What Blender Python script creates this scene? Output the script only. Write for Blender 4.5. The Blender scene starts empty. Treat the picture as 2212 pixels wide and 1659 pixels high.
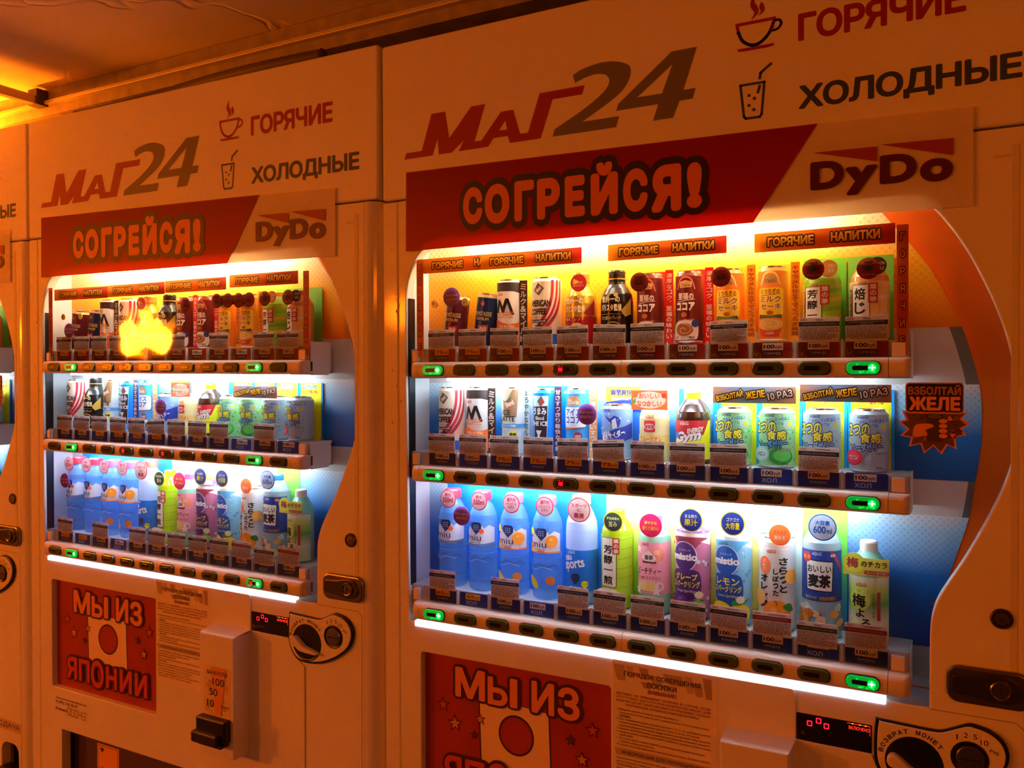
import bpy, bmesh, math, random
from mathutils import Vector, Matrix, Euler
from mathutils.geometry import tessellate_polygon, delaunay_2d_cdt
import numpy as np
random.seed(7)
S = bpy.context.scene
COL = S.collection
V = Vector
# ---------------------------------------------------------------- camera
cam_d = bpy.data.cameras.new('camera'); cam = bpy.data.objects.new('camera', cam_d); COL.objects.link(cam)
cam_d.sensor_fit = 'HORIZONTAL'; cam_d.sensor_width = 36.0; cam_d.lens = 36.0 * 1804.48 / 2212
cam_d.clip_start = 0.02; cam_d.clip_end = 60
right = V((0.8829345, 0.4694812, -0.0037422)); fwd = V((-0.4694862, 0.8828363, -0.0135212)); up = V((-0.0030442, 0.0136953, 0.9999016))
m3 = Matrix((right, up, -fwd)).transposed()
cam.matrix_world = Matrix.Translation((1.2085117, -1.6164866, 1.4242779)) @ m3.to_4x4()
S.camera = cam
# ---------------------------------------------------------------- colour management, world
S.view_settings.view_transform = 'Standard'; S.view_settings.look = 'None'
S.view_settings.gamma = 1.0; S.view_settings.use_curve_mapping = False
S.view_settings.exposure = 0.0
W = bpy.data.worlds.new('world'); S.world = W; W.use_nodes = True
W.node_tree.nodes['Background'].inputs[0].default_value = (1.0, 0.15, 0.004, 1)
W.node_tree.nodes['Background'].inputs[1].default_value = 0.065
SODIUM = (1.0, 0.165, 0.003)
LAMP = 1.0
# place, radius, radiance of the sodium street lamps of the passage (all outside the frame)
LAMPS = [((-5.9, -4.0, 1.80), .13, 700), ((-2.8, -4.0, 1.92), .12, 240), ((2.9, -3.4, 2.05), .14, 80), ((-1.95, .05, 2.245), .03, 4200)]
TUBE = (0.80, 0.93, 1.0)
TUBE_TOP, TUBE_MID, FLOOR_GLOW = 40.0, 54.0, 1.4

# ---------------------------------------------------------------- materials
def lin(h):
    c = [int(h[i:i+2], 16) / 255 for i in (0, 2, 4)]
    return tuple((x / 12.92 if x <= .04045 else ((x + .055) / 1.055) ** 2.4) for x in c) + (1,)
MATS = {}
def mat(h, rough=.45, metal=0., spec=.4, emit=0., trans=0., alpha=1., name=None, coat=0.):
    k = (h, rough, metal, spec, emit, trans, alpha, coat)
    if k in MATS: return MATS[k]
    m = bpy.data.materials.new(name or 'print_' + h); m.use_nodes = True
    b = m.node_tree.nodes['Principled BSDF']
    b.inputs['Base Color'].default_value = lin(h); b.inputs['Roughness'].default_value = rough
    b.inputs['Metallic'].default_value = metal; b.inputs['Specular IOR Level'].default_value = spec
    b.inputs['Coat Weight'].default_value = coat
    if emit:
        b.inputs['Emission Color'].default_value = lin(h); b.inputs['Emission Strength'].default_value = emit
    if trans or alpha < 1:
        nt = m.node_tree; out = nt.nodes['Material Output']; src = b
        if trans:
            t = nt.nodes.new('ShaderNodeBsdfTranslucent'); t.inputs[0].default_value = lin(h)
            x = nt.nodes.new('ShaderNodeMixShader'); x.inputs[0].default_value = trans
            nt.links.new(b.outputs[0], x.inputs[1]); nt.links.new(t.outputs[0], x.inputs[2]); src = x
        if alpha < 1:
            t = nt.nodes.new('ShaderNodeBsdfTransparent'); t.inputs[0].default_value = (1, 1, 1, 1)
            x = nt.nodes.new('ShaderNodeMixShader'); x.inputs[0].default_value = alpha
            nt.links.new(t.outputs[0], x.inputs[1]); nt.links.new(src.outputs[0], x.inputs[2]); src = x
        nt.links.new(src.outputs[0], out.inputs[0])
    MATS[k] = m
    return m
def N(m, t, **kw):
    n = m.node_tree.nodes.new('ShaderNode' + t)
    for k, v in kw.items():
        if hasattr(n, k): setattr(n, k, v)
    return n
def noisy(name, c1, c2, rough, scale=8., spec=.4, bump=0., bscale=200., metal=0.):
    m = bpy.data.materials.new(name); m.use_nodes = True; nt = m.node_tree; b = nt.nodes['Principled BSDF']
    tc = N(m, 'TexCoord'); no = N(m, 'TexNoise'); no.inputs['Scale'].default_value = scale; no.inputs['Detail'].default_value = 6
    nt.links.new(tc.outputs['Object'], no.inputs['Vector'])
    r = N(m, 'ValToRGB'); r.color_ramp.elements[0].position = .35; r.color_ramp.elements[1].position = .65
    r.color_ramp.elements[0].color = lin(c1); r.color_ramp.elements[1].color = lin(c2)
    nt.links.new(no.outputs['Fac'], r.inputs[0]); nt.links.new(r.outputs[0], b.inputs['Base Color'])
    b.inputs['Roughness'].default_value = rough; b.inputs['Specular IOR Level'].default_value = spec; b.inputs['Metallic'].default_value = metal
    if bump:
        n2 = N(m, 'TexNoise'); n2.inputs['Scale'].default_value = bscale; n2.inputs['Detail'].default_value = 3
        nt.links.new(tc.outputs['Object'], n2.inputs['Vector'])
        bp = N(m, 'Bump'); bp.inputs['Strength'].default_value = bump; bp.inputs['Distance'].default_value = .002
        nt.links.new(n2.outputs['Fac'], bp.inputs['Height']); nt.links.new(bp.outputs[0], b.inputs['Normal'])
    return m
M_DOOR = noisy('door_paint', 'e3ddd2', 'ece8e0', .42, 3., .35, .12, 260)
_p = M_DOOR.node_tree.nodes['Principled BSDF']; _p.inputs['Coat Weight'].default_value = .3; _p.inputs['Coat Roughness'].default_value = .09
M_HEAD = noisy('sign_vinyl', 'e4ded4', 'ebe7de', .38, 2., .35, .08, 180)
M_RAIL = noisy('rail_plastic', 'ddd5ca', 'e6dfd5', .38, 14., .4, .05, 500)
M_BODY = noisy('cabinet_paint', 'cfc9be', 'd8d2c8', .5, 4.)
M_IN = noisy('liner_white', 'dfe2e4', 'e8eaec', .5, 5.)
M_SHELF = noisy('shelf_paint', 'b9bcc0', 'c8cbcf', .4, 9.)
M_METAL = mat('8a8078', .28, 1., .5, name='brushed_steel')
M_DARKM = mat('5b554f', .3, .9, .5, name='dark_steel')
M_BLACK = mat('0c0b0b', .35, 0, .5, name='black_plastic')
M_GAP = mat('16120f', .7, name='dark_gap')
M_SILVER = mat('d0d2d4', .25, 1., name='can_aluminium')
M_TUBE = mat('e6f4ff', emit=TUBE_MID, name='tube_light'); M_TUBET = mat('fff3dd', emit=TUBE_TOP, name='tube_light_warm'); M_FLOOR_GLOW = mat('e9eeff', emit=FLOOR_GLOW, name='floor_glow_strip')
def tinted(name, c):
    m = bpy.data.materials.new(name); m.use_nodes = True; nt = m.node_tree
    nt.nodes.remove(nt.nodes['Principled BSDF'])
    tr = N(m, 'BsdfTransparent'); tr.inputs[0].default_value = c
    gl = N(m, 'BsdfGlossy'); gl.inputs['Roughness'].default_value = .035
    fr = N(m, 'Fresnel'); fr.inputs[0].default_value = 1.42
    tc = N(m, 'TexCoord'); no = N(m, 'TexNoise'); no.inputs['Scale'].default_value = 3.2; no.inputs['Detail'].default_value = 2
    bp = N(m, 'Bump'); bp.inputs['Strength'].default_value = .5; bp.inputs['Distance'].default_value = .012
    nt.links.new(tc.outputs['Object'], no.inputs[0]); nt.links.new(no.outputs['Fac'], bp.inputs['Height'])
    nt.links.new(bp.outputs[0], gl.inputs['Normal'])
    mx = N(m, 'MixShader'); nt.links.new(fr.outputs[0], mx.inputs[0]); nt.links.new(tr.outputs[0], mx.inputs[1]); nt.links.new(gl.outputs[0], mx.inputs[2])
    nt.links.new(mx.outputs[0], nt.nodes['Material Output'].inputs[0])
    return m
M_PANE = tinted('window_acrylic', (.97, .98, .98, 1))
def gradient(name, stops, axis, lo, hi, rough=.4, dots=None, trans=0.):
    """printed colour ramp along an object axis, optional printed half-tone dots"""
    m = bpy.data.materials.new(name); m.use_nodes = True; nt = m.node_tree; b = nt.nodes['Principled BSDF']
    tc = N(m, 'TexCoord'); sp = N(m, 'SeparateXYZ'); nt.links.new(tc.outputs['Object'], sp.inputs[0])
    mr = N(m, 'MapRange'); mr.inputs[1].default_value = lo; mr.inputs[2].default_value = hi
    nt.links.new(sp.outputs['XYZ'.index(axis)], mr.inputs[0])
    r = N(m, 'ValToRGB')
    while len(r.color_ramp.elements) < len(stops): r.color_ramp.elements.new(.5)
    for e, (p, c) in zip(r.color_ramp.elements, stops): e.position = p; e.color = lin(c)
    nt.links.new(mr.outputs[0], r.inputs[0]); src = r.outputs[0]
    if dots:
        pitch, rad, col, amt = dots
        ve = N(m, 'VectorMath', operation='SCALE'); ve.inputs['Scale'].default_value = 1 / pitch
        nt.links.new(tc.outputs['Object'], ve.inputs[0])
        rot = N(m, 'VectorRotate', rotation_type='Y_AXIS'); rot.inputs['Angle'].default_value = math.pi / 4
        nt.links.new(ve.outputs[0], rot.inputs['Vector'])
        fr = N(m, 'VectorMath', operation='FRACTION'); nt.links.new(rot.outputs[0], fr.inputs[0])
        mul = N(m, 'VectorMath', operation='MULTIPLY'); mul.inputs[1].default_value = (1, 0, 1); nt.links.new(fr.outputs[0], mul.inputs[0])
        di = N(m, 'VectorMath', operation='DISTANCE'); di.inputs[1].default_value = (.5, 0, .5); nt.links.new(mul.outputs[0], di.inputs[0])
        lt = N(m, 'MapRange'); lt.inputs[1].default_value = rad; lt.inputs[2].default_value = rad + .1
        lt.inputs[3].default_value = amt; lt.inputs[4].default_value = 0.; nt.links.new(di.outputs['Value'], lt.inputs[0])
        mx = N(m, 'Mix', data_type='RGBA'); nt.links.new(lt.outputs[0], mx.inputs[0]); nt.links.new(src, mx.inputs[6]); mx.inputs[7].default_value = lin(col)
        src = mx.outputs[2]
    nt.links.new(src, b.inputs['Base Color']); b.inputs['Roughness'].default_value = rough; b.inputs['Specular IOR Level'].default_value = .3
    if trans:
        t = N(m, 'BsdfTranslucent'); nt.links.new(src, t.inputs[0]); x = N(m, 'MixShader'); x.inputs[0].default_value = trans
        nt.links.new(b.outputs[0], x.inputs[1]); nt.links.new(t.outputs[0], x.inputs[2]); nt.links.new(x.outputs[0], nt.nodes['Material Output'].inputs[0])
    return m

# ---------------------------------------------------------------- mesh helpers
class MB:
    """collects geometry with materials, becomes ONE mesh"""
    def __init__(s): s.v = []; s.f = []; s.mi = []; s.mats = []; s.sm = []
    def m(s, mt):
        if mt not in s.mats: s.mats.append(mt)
        return s.mats.index(mt)
    def add(s, vs, fs, mt, smooth=False):
        o = len(s.v); s.v += [tuple(v) for v in vs]; k = s.m(mt)
        for f in fs: s.f.append(tuple(i + o for i in f)); s.mi.append(k); s.sm.append(smooth)
        return s
    def box(s, x0, x1, y0, y1, z0, z1, mt, bev=0.):
        if bev:
            b = bmesh.new(); bmesh.ops.create_cube(b, size=1)
            bmesh.ops.scale(b, vec=(x1 - x0, y1 - y0, z1 - z0), verts=b.verts)
            bmesh.ops.translate(b, vec=((x0 + x1) / 2, (y0 + y1) / 2, (z0 + z1) / 2), verts=b.verts)
            bmesh.ops.bevel(b, geom=b.edges[:], offset=bev, segments=2, profile=.5, affect='EDGES')
            return s.bm(b, mt)
        vs = [(x, y, z) for x in (x0, x1) for y in (y0, y1) for z in (z0, z1)]
        return s.add(vs, [(0, 1, 3, 2), (4, 6, 7, 5), (0, 4, 5, 1), (2, 3, 7, 6), (0, 2, 6, 4), (1, 5, 7, 3)], mt)
    def bm(s, b, mt, smooth=False):
        b.verts.index_update()
        s.add([v.co for v in b.verts], [[v.index for v in f.verts] for f in b.faces], mt, smooth); b.free(); return s
    def lathe(s, prof, mt, seg=28, c=(0, 0, 0), axis='Z', smooth=True, sy=1.):
        """prof: (r, h[, material]); material of the ring above the point"""
        vs = []; n = len(prof)
        for p in prof:
            for i in range(seg):
                a = 2 * math.pi * i / seg; x, y, z = p[0] * math.cos(a), p[0] * math.sin(a) * sy, p[1]
                if axis == 'Y': x, y, z = x, -z, y
                vs.append((x + c[0], y + c[1], z + c[2]))
        for j in range(n - 1):
            mm = prof[j][2] if len(prof[j]) > 2 else mt
            o = len(s.v)
            vv = vs[j * seg:(j + 2) * seg]
            s.add(vv, [(i, (i + 1) % seg, seg + (i + 1) % seg, seg + i) for i in range(seg)], mm, smooth)
        for j, fl in ((0, True), (n - 1, False)):
            if prof[j][0] > 1e-5:
                f = list(range(seg)); s.add(vs[j * seg:(j + 1) * seg], [f[::-1] if fl else f], prof[j][2] if len(prof[j]) > 2 else mt)
        return s
    def tube(s, pts, r, mt, seg=10):
        vs = []; fs = []
        for i, p in enumerate(pts):
            d = (V(pts[min(i + 1, len(pts) - 1)]) - V(pts[max(i - 1, 0)])).normalized()
            a = d.orthogonal().normalized() if i == 0 else (a - d * a.dot(d)).normalized()
            bb = d.cross(a); rr = r[i] if isinstance(r, (list, tuple)) else r
            for k in range(seg):
                t = 2 * math.pi * k / seg; vs.append(V(p) + (a * math.cos(t) + bb * math.sin(t)) * rr)
        for i in range(len(pts) - 1):
            for k in range(seg): fs.append((i * seg + k, i * seg + (k + 1) % seg, (i + 1) * seg + (k + 1) % seg, (i + 1) * seg + k))
        fs += [tuple(range(seg))[::-1], tuple((len(pts) - 1) * seg + k for k in range(seg))]
        return s.add(vs, fs, mt, True)
    def plate(s, outer, holes, y0, y1, bev, mt, seg=2):
        """extruded x-z outline with holes, front face at y0 (towards the viewer), rounded edges"""
        c = bpy.data.curves.new('p', 'CURVE'); c.dimensions = '2D'; c.fill_mode = 'BOTH'
        for pts in [outer] + list(holes):
            sp = c.splines.new('POLY'); sp.points.add(len(pts) - 1); sp.use_cyclic_u = True
            for q, (x, z) in zip(sp.points, pts): q.co = (x, z, 0, 1)
        c.extrude = max((y1 - y0) / 2 - bev, 0); c.bevel_depth = bev; c.bevel_resolution = seg; c.offset = -bev
        me = curve_mesh(c); ym = (y0 + y1) / 2
        s.add([(v.co.x, ym - v.co.z, v.co.y) for v in me.vertices], [tuple(p.vertices) for p in me.polygons], mt)
        bpy.data.meshes.remove(me); return s
    def mesh(s, name, xf=None):
        me = bpy.data.meshes.new(name); me.from_pydata([tuple(xf @ V(v)) for v in s.v] if xf else s.v, [], s.f)
        for mt in s.mats: me.materials.append(mt)
        me.polygons.foreach_set('material_index', s.mi); me.polygons.foreach_set('use_smooth', s.sm)
        me.update(); return me
def curve_mesh(c):
    o = bpy.data.objects.new('tmp', c); COL.objects.link(o); bpy.context.view_layer.update()
    me = bpy.data.meshes.new_from_object(o.evaluated_get(bpy.context.evaluated_depsgraph_get()))
    bpy.data.objects.remove(o); bpy.data.curves.remove(c); return me
def rrect(x0, z0, x1, z1, r, n=5):
    out = []
    for cx, cz, a0 in ((x1 - r, z0 + r, -90), (x1 - r, z1 - r, 0), (x0 + r, z1 - r, 90), (x0 + r, z0 + r, 180)):
        for i in range(n + 1):
            a = math.radians(a0 + 90 * i / n); out.append((cx + r * math.cos(a), cz + r * math.sin(a)))
    return out
def circ(cx, cz, rx, rz=None, n=28):
    rz = rz or rx
    return [(cx + rx * math.cos(2 * math.pi * i / n), cz + rz * math.sin(2 * math.pi * i / n)) for i in range(n)]
def star(cx, cz, r, k=5, inner=.42, rot=90, sq=1.):
    return [(cx + (r if i % 2 == 0 else r * inner) * math.cos(math.radians(rot + 180 * i / k)), cz + sq * (r if i % 2 == 0 else r * inner) * math.sin(math.radians(rot + 180 * i / k))) for i in range(2 * k)]
def smooth_pts(p, closed=True, n=4):
    out = []; L = len(p)
    for i in range(L if closed else L - 1):
        g = lambda k: p[k % L] if closed else p[min(max(k, 0), L - 1)]
        a, b, c, d = g(i - 1), g(i), g(i + 1), g(i + 2)
        for t in [k / n for k in range(n)]:
            out.append(tuple(.5 * ((2 * b[j]) + (-a[j] + c[j]) * t + (2 * a[j] - 5 * b[j] + 4 * c[j] - d[j]) * t * t + (-a[j] + 3 * b[j] - 3 * c[j] + d[j]) * t ** 3) for j in (0, 1)))
    if not closed: out.append(p[-1])
    return out
# ---------------------------------------------------------------- printed art (flat print: text and shapes)
TC = {}
def glyph_loops(body, res, shear, ls, cs):
    c = bpy.data.curves.new('t', 'FONT'); c.body = body; c.size = 1; c.resolution_u = res; c.shear = shear
    c.align_x = 'CENTER'; c.space_line = ls; c.space_character = cs; c.fill_mode = 'NONE'
    me = curve_mesh(c); co = [(v.co.x, v.co.y) for v in me.vertices]; adj = {}
    for e in me.edges:
        a, b = e.vertices; adj.setdefault(a, []).append(b); adj.setdefault(b, []).append(a)
    bpy.data.meshes.remove(me); loops = []; done = set()
    for st in sorted(adj):
        if st in done: continue
        lp = [st]; done.add(st); cur = st
        while True:
            nx = [n for n in adj[cur] if n not in done]
            if not nx: break
            nx = [n for n in nx if n == cur + 1] or nx
            cur = nx[0]; done.add(cur); lp.append(cur)
        pts = []
        for i in lp:
            p = co[i]
            if not pts or (abs(p[0] - pts[-1][0]) + abs(p[1] - pts[-1][1])) > 2e-4: pts.append(p)
        if len(pts) > 2 and (abs(pts[0][0] - pts[-1][0]) + abs(pts[0][1] - pts[-1][1])) < 2e-4: pts.pop()
        if len(pts) > 2: loops.append(pts)
    ar = lambda l: sum(l[i - 1][0] * l[i][1] - l[i][0] * l[i - 1][1] for i in range(len(l)))
    bb = [(min(p[0] for p in l), max(p[0] for p in l), min(p[1] for p in l), max(p[1] for p in l)) for l in loops]; out = []
    for i, l in enumerate(loops):      # outer contours counter-clockwise, holes clockwise: the sign of the enclosing glyph contour decides
        best = l; sz = (bb[i][1] - bb[i][0]) * (bb[i][3] - bb[i][2]); area = max(sz, 1e-9); bs = sz
        for j, m in enumerate(loops):
            ox = min(bb[i][1], bb[j][1]) - max(bb[i][0], bb[j][0]); oy = min(bb[i][3], bb[j][3]) - max(bb[i][2], bb[j][2]); sj = (bb[j][1] - bb[j][0]) * (bb[j][3] - bb[j][2])
            if j != i and ox > 0 and oy > 0 and ox * oy > .6 * area and sj > bs: best, bs = m, sj
        out.append(l if ar(best) > 0 else l[::-1])
    loops = out
    return loops
def offset_loop(l, w):
    out = []; n = len(l)
    for i in range(n):
        p, q, r = l[i - 1], l[i], l[(i + 1) % n]
        d1 = V((q[0] - p[0], q[1] - p[1])).normalized(); d2 = V((r[0] - q[0], r[1] - q[1])).normalized()
        n1, n2 = V((d1.y, -d1.x)), V((d2.y, -d2.x)); cr = d1.x * d2.y - d1.y * d2.x; dt = max(-1, min(1, d1.dot(d2)))
        if cr > 0 and dt < .85:            # convex corner: rounded
            a0 = math.atan2(n1.y, n1.x); da = math.acos(dt); k = max(1, int(da / .55))
            for t in range(k + 1): a = a0 + da * t / k; out.append((q[0] + w * math.cos(a), q[1] + w * math.sin(a)))
        else:
            m = n1 + n2
            if m.length < .3: out += [(q[0] + n1.x * w, q[1] + n1.y * w), (q[0], q[1]), (q[0] + n2.x * w, q[1] + n2.y * w)]; continue
            m = m.normalized(); c = max(m.dot(n1), .5); out.append((q[0] + m.x * w / c, q[1] + m.y * w / c))
    return out
def text_mesh(body, bold=0., outline=0., res=2, shear=0., ls=1., cs=1.):
    """flat glyph mesh: outlines offset for weight, triangulated by winding number (no overlapping faces)"""
    if max(map(ord, body)) < 0x2000: res = max(2, res) + 3 if res > 1 else 2
    k = (body, bold, round(outline, 3), res, shear, ls, cs)
    if k in TC: return TC[k]
    k0 = (body, res, shear, ls, cs)
    if k0 not in TC: TC[k0] = glyph_loops(*k0)
    w = bold + outline; loops = [offset_loop(l, w) for l in TC[k0]] if w > 0 else TC[k0]
    if not loops: TC[k] = ([], []); return TC[k]
    pts = []; ed = []
    for l in loops:
        o = len(pts); pts += [V(p) for p in l]; ed += [(o + i, o + (i + 1) % len(l)) for i in range(len(l))]
    vs, _, fs, *_r = delaunay_2d_cdt(pts, ed, [], 0, 1e-5)
    A0 = np.array([pts[a][:] for a, b in ed]); B0 = np.array([pts[b][:] for a, b in ed]); X = np.array([v[:] for v in vs]); F = np.array([f for f in fs if len(f) == 3], int)
    C = X[F].mean(1); wn = np.zeros(len(C), int)
    for q in range(0, len(C), 4000):
        c = C[q:q + 4000, None, :]; up = (A0[None, :, 1] <= c[..., 1]) & (B0[None, :, 1] > c[..., 1]); dn = (A0[None, :, 1] > c[..., 1]) & (B0[None, :, 1] <= c[..., 1])
        side = (B0[None, :, 0] - A0[None, :, 0]) * (c[..., 1] - A0[None, :, 1]) - (c[..., 0] - A0[None, :, 0]) * (B0[None, :, 1] - A0[None, :, 1])
        wn[q:q + 4000] = (up & (side > 0)).sum(1) - (dn & (side < 0)).sum(1)
    F = F[wn > 0]; used = sorted({int(i) for f in F for i in f}); ix = {u: n for n, u in enumerate(used)}
    TC[k] = ([(float(X[u][0]), float(X[u][1]), 0.) for u in used], [tuple(ix[int(i)] for i in f) for f in F]); return TC[k]
JIT = 0.
class Art:
    def __init__(s): s.items = []; s.k = 0
    def P(s, pts, col, holes=()):
        loops = [list(pts)] + [list(h) for h in holes]
        tri = tessellate_polygon([[V((x, z, 0)) for x, z in l] for l in loops])
        s.items.append((s.k, sum(loops, []), [tuple(t) for t in tri], col)); s.k += 1; return s
    def R(s, x0, z0, x1, z1, col, r=0.): return s.P(rrect(x0, z0, x1, z1, r) if r else [(x0, z0), (x1, z0), (x1, z1), (x0, z1)], col)
    def E(s, cx, cz, rx, col, rz=None, n=24): return s.P(circ(cx, cz, rx, rz, n), col)
    def L(s, pts, w, col, closed=False):
        """stroked line"""
        n = len(pts); vs = []; fs = []
        for i in range(n if closed else n - 1):
            a, b = V(pts[i]), V(pts[(i + 1) % n]); d = (b - a)
            if d.length < 1e-7: continue
            d = d.normalized() * w * .5; q = V((-d.y, d.x)); o = len(vs)
            a2, b2 = a - d * .7, b + d * .7
            vs += [tuple(a2 - q), tuple(b2 - q), tuple(b2 + q), tuple(a2 + q)]; fs.append((o, o + 1, o + 2, o + 3))
        s.items.append((s.k, vs, fs, col)); s.k += 1; return s
    def T(s, body, x0, z0, x1, z1, col, bold=.015, out=None, ow=.0, rot=0., shear=0., res=2, ls=1., keep=False, cs=1., mirror=False):
        vs, fs = text_mesh(body, bold, 0, res, shear, ls, cs)
        X = [v[0] for v in vs]; Z = [v[1] for v in vs]
        if not X: return s
        bx0, bx1, bz0, bz1 = min(X), max(X), min(Z), max(Z)
        sx = (x1 - x0) / (bx1 - bx0); sz = (z1 - z0) / (bz1 - bz0)
        if keep: sx = sz = min(sx, sz)
        cx, cz = (x0 + x1) / 2, (z0 + z1) / 2; mx, mz = (bx0 + bx1) / 2, (bz0 + bz1) / 2
        ca, sa = math.cos(math.radians(rot)), math.sin(math.radians(rot))
        def tr(v):
            a, b = (v[0] - mx) * sx, (v[1] - mz) * sz
            return (cx + a * ca - b * sa, cz + a * sa + b * ca, v[2])
        if out:
            ov, of = text_mesh(body, bold, ow / ((sx + sz) / 2), res, shear, ls, cs)
            s.items.append((s.k, [tr(v) for v in ov], of, out)); s.k += 1
        s.items.append((s.k, [tr(v) for v in vs], fs, col)); s.k += 1
        return s
    def VT(s, body, x, z0, z1, w, col, bold=.02, **kw):
        n = len(body); h = (z1 - z0) / n
        for i, ch in enumerate(body):
            if ch == ' ': continue
            c = z1 - h * (i + .5); k = .42 if ch not in 'のなとっしー、くり' else .36
            if ch == '一': s.R(x - w * .42, c - h * .05, x + w * .42, c + h * .06, col); continue
            if ch == '、': s.E(x + w * .2, c + h * .3, w * .08, col); continue
            if ch == 'ー': s.R(x - w * .06, c - h * .4, x + w * .06, c + h * .4, col); continue
            s.T(ch, x - w * k, c - h * .42, x + w * k, c + h * .42, col, bold, **kw)
        return s
    def into(s, mb, r=None, yc=0., y=0., step=None, e0=.0003, de=.00012, xf=None, cl=None):
        for k, vs, fs, col in s.items:
            mt = col if not isinstance(col, str) else mat(col)
            e = e0 + de * k
            if r is None:
                mb.add([(v[0], y - e - (v[2] * JIT if len(v) > 2 else 0), v[1]) for v in vs], [f if flat_ccw(vs, f) else f[::-1] for f in fs], mt)
            else:
                b = bmesh.new(); bv = [b.verts.new((v[0], v[2] * JIT if len(v) > 2 else 0, v[1])) for v in vs]
                for f in fs:
                    try: b.faces.new([bv[i] for i in (f if flat_ccw(vs, f) else f[::-1])])
                    except ValueError: pass
                xs = [v[0] for v in vs]; st = step or r * .17; q = math.ceil(min(xs) / st) * st
                lim = r * 1.5
                while q < max(xs):
                    bmesh.ops.bisect_plane(b, geom=b.verts[:] + b.edges[:] + b.faces[:], plane_co=(q, 0, 0), plane_no=(1, 0, 0), dist=1e-6); q += st
                for v in b.verts:
                    a = max(-lim, min(lim, v.co.x)) / r; ee = r + e + v.co.y; v.co = V((ee * math.sin(a), yc - ee * math.cos(a), v.co.z))
                mb.bm(b, mt)
        return mb
def flat_ccw(vs, f):
    a, b, c = vs[f[0]], vs[f[1]], vs[f[2]]
    return (b[0] - a[0]) * (c[1] - a[1]) - (b[1] - a[1]) * (c[0] - a[0]) > 0

# ---------------------------------------------------------------- objects
def tag(o, label=None, cat=None, group=None, kind=None):
    for k, v in (('label', label), ('category', cat), ('group', group), ('kind', kind)):
        if v: o[k] = v
    return o
def obj(name, me, parent=None, mw=None):
    if isinstance(me, MB): me = me.mesh(name)
    o = bpy.data.objects.new(name, me); COL.objects.link(o)
    if parent is not None: o.parent = parent
    if mw is not None: o.matrix_local = mw
    return o
def empty(name, mw=None):
    o = bpy.data.objects.new(name, None); o.empty_display_size = .05; COL.objects.link(o)
    if mw is not None: o.matrix_world = mw
    return o
MR = Matrix.Identity(4)
ML = Matrix.Translation((-1.378968, -.0065642, .0169592)) @ Euler((0, .0068785, .00099086)).to_matrix().to_4x4()
M3 = Matrix.Translation((-1.378968 * 2 + .016, -.010, .026)) @ Euler((0, .0068785, .00099086)).to_matrix().to_4x4()
MACH = {'R': (MR, 'in the machine with the jelly star sticker'), 'L': (ML, 'in machine number 00043'), 'E': (M3, 'in the cropped end machine')}
XI = lambda i: .160 + .0824 * i
SHELF = (1.480, 1.239, .925)      # shelf tops
RAIL = ((1.412, 1.449), (1.173, 1.2095), (.8525, .8925))

# ================================================================ SETTING
mc = noisy('ceiling_plaster', 'd8ccb4', 'e6dcc6', .85, 1.6, .15, 0)
nt = mc.node_tree
tcn = N(mc, 'TexCoord'); n1 = N(mc, 'TexNoise'); n1.inputs['Scale'].default_value = 5; n1.inputs['Detail'].default_value = 9
n2 = N(mc, 'TexVoronoi', feature='DISTANCE_TO_EDGE'); n2.inputs['Scale'].default_value = 1.3
nm = N(mc, 'VectorMath', operation='ADD'); nx = N(mc, 'TexNoise'); nx.inputs['Scale'].default_value = 3
nt.links.new(tcn.outputs['Object'], n1.inputs[0]); nt.links.new(tcn.outputs['Object'], nx.inputs[0])
nt.links.new(tcn.outputs['Object'], nm.inputs[0]); nt.links.new(nx.outputs['Color'], nm.inputs[1]); nt.links.new(nm.outputs[0], n2.inputs['Vector'])
cr = N(mc, 'MapRange'); cr.inputs[1].default_value = 0; cr.inputs[2].default_value = .02; nt.links.new(n2.outputs['Distance'], cr.inputs[0])
ad = N(mc, 'Math', operation='MULTIPLY_ADD'); ad.inputs[1].default_value = .6; nt.links.new(cr.outputs[0], ad.inputs[0]); nt.links.new(n1.outputs['Fac'], ad.inputs[2])
bpn = N(mc, 'Bump'); bpn.inputs['Strength'].default_value = .3; bpn.inputs['Distance'].default_value = .006
nt.links.new(ad.outputs[0], bpn.inputs['Height']); nt.links.new(bpn.outputs[0], nt.nodes['Principled BSDF'].inputs['Normal'])
tag(obj('ceiling', MB().box(-8, 6, -5, .9, 2.36, 2.46, mc)), kind='structure')
tag(obj('floor', MB().box(-8, 6, -5, .9, -.1, 0, noisy('floor_concrete', '3c3834', '4a4540', .8, 5))), kind='structure')
tag(obj('wall_back', MB().box(-8, 6, .8, .9, 0, 2.36, noisy('wall_plaster', '6d6356', '7d7365', .9, 3))), kind='structure')
# metal beam under the ceiling behind the sign boxes: long trim with a ledge
tb = MB(); mbm = noisy('beam_metal', '8d8276', 'a59a8c', .5, 20, .5, .25, 40)
tb.box(-8, 6, .10, .22, 2.318, 2.359, mbm); tb.box(-8, 6, .085, .22, 2.306, 2.318, mat('cfc6b8', .35, .3), .002)
tb.box(-8, 6, .104, .22, 2.276, 2.306, mbm)
tag(obj('trim_1', tb), kind='structure')
rod = MB().box(-1.459, -1.429, -3.2, .095, 2.303, 2.331, mat('a89c8c', .5, .2), .003); rod.box(-1.468, -1.42, .06, .10, 2.30, 2.352, mat('3a3128', .6), .002)
tag(obj('ceiling_rod', rod), 'square metal rod under the ceiling running out from the long beam', 'rod')
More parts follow.
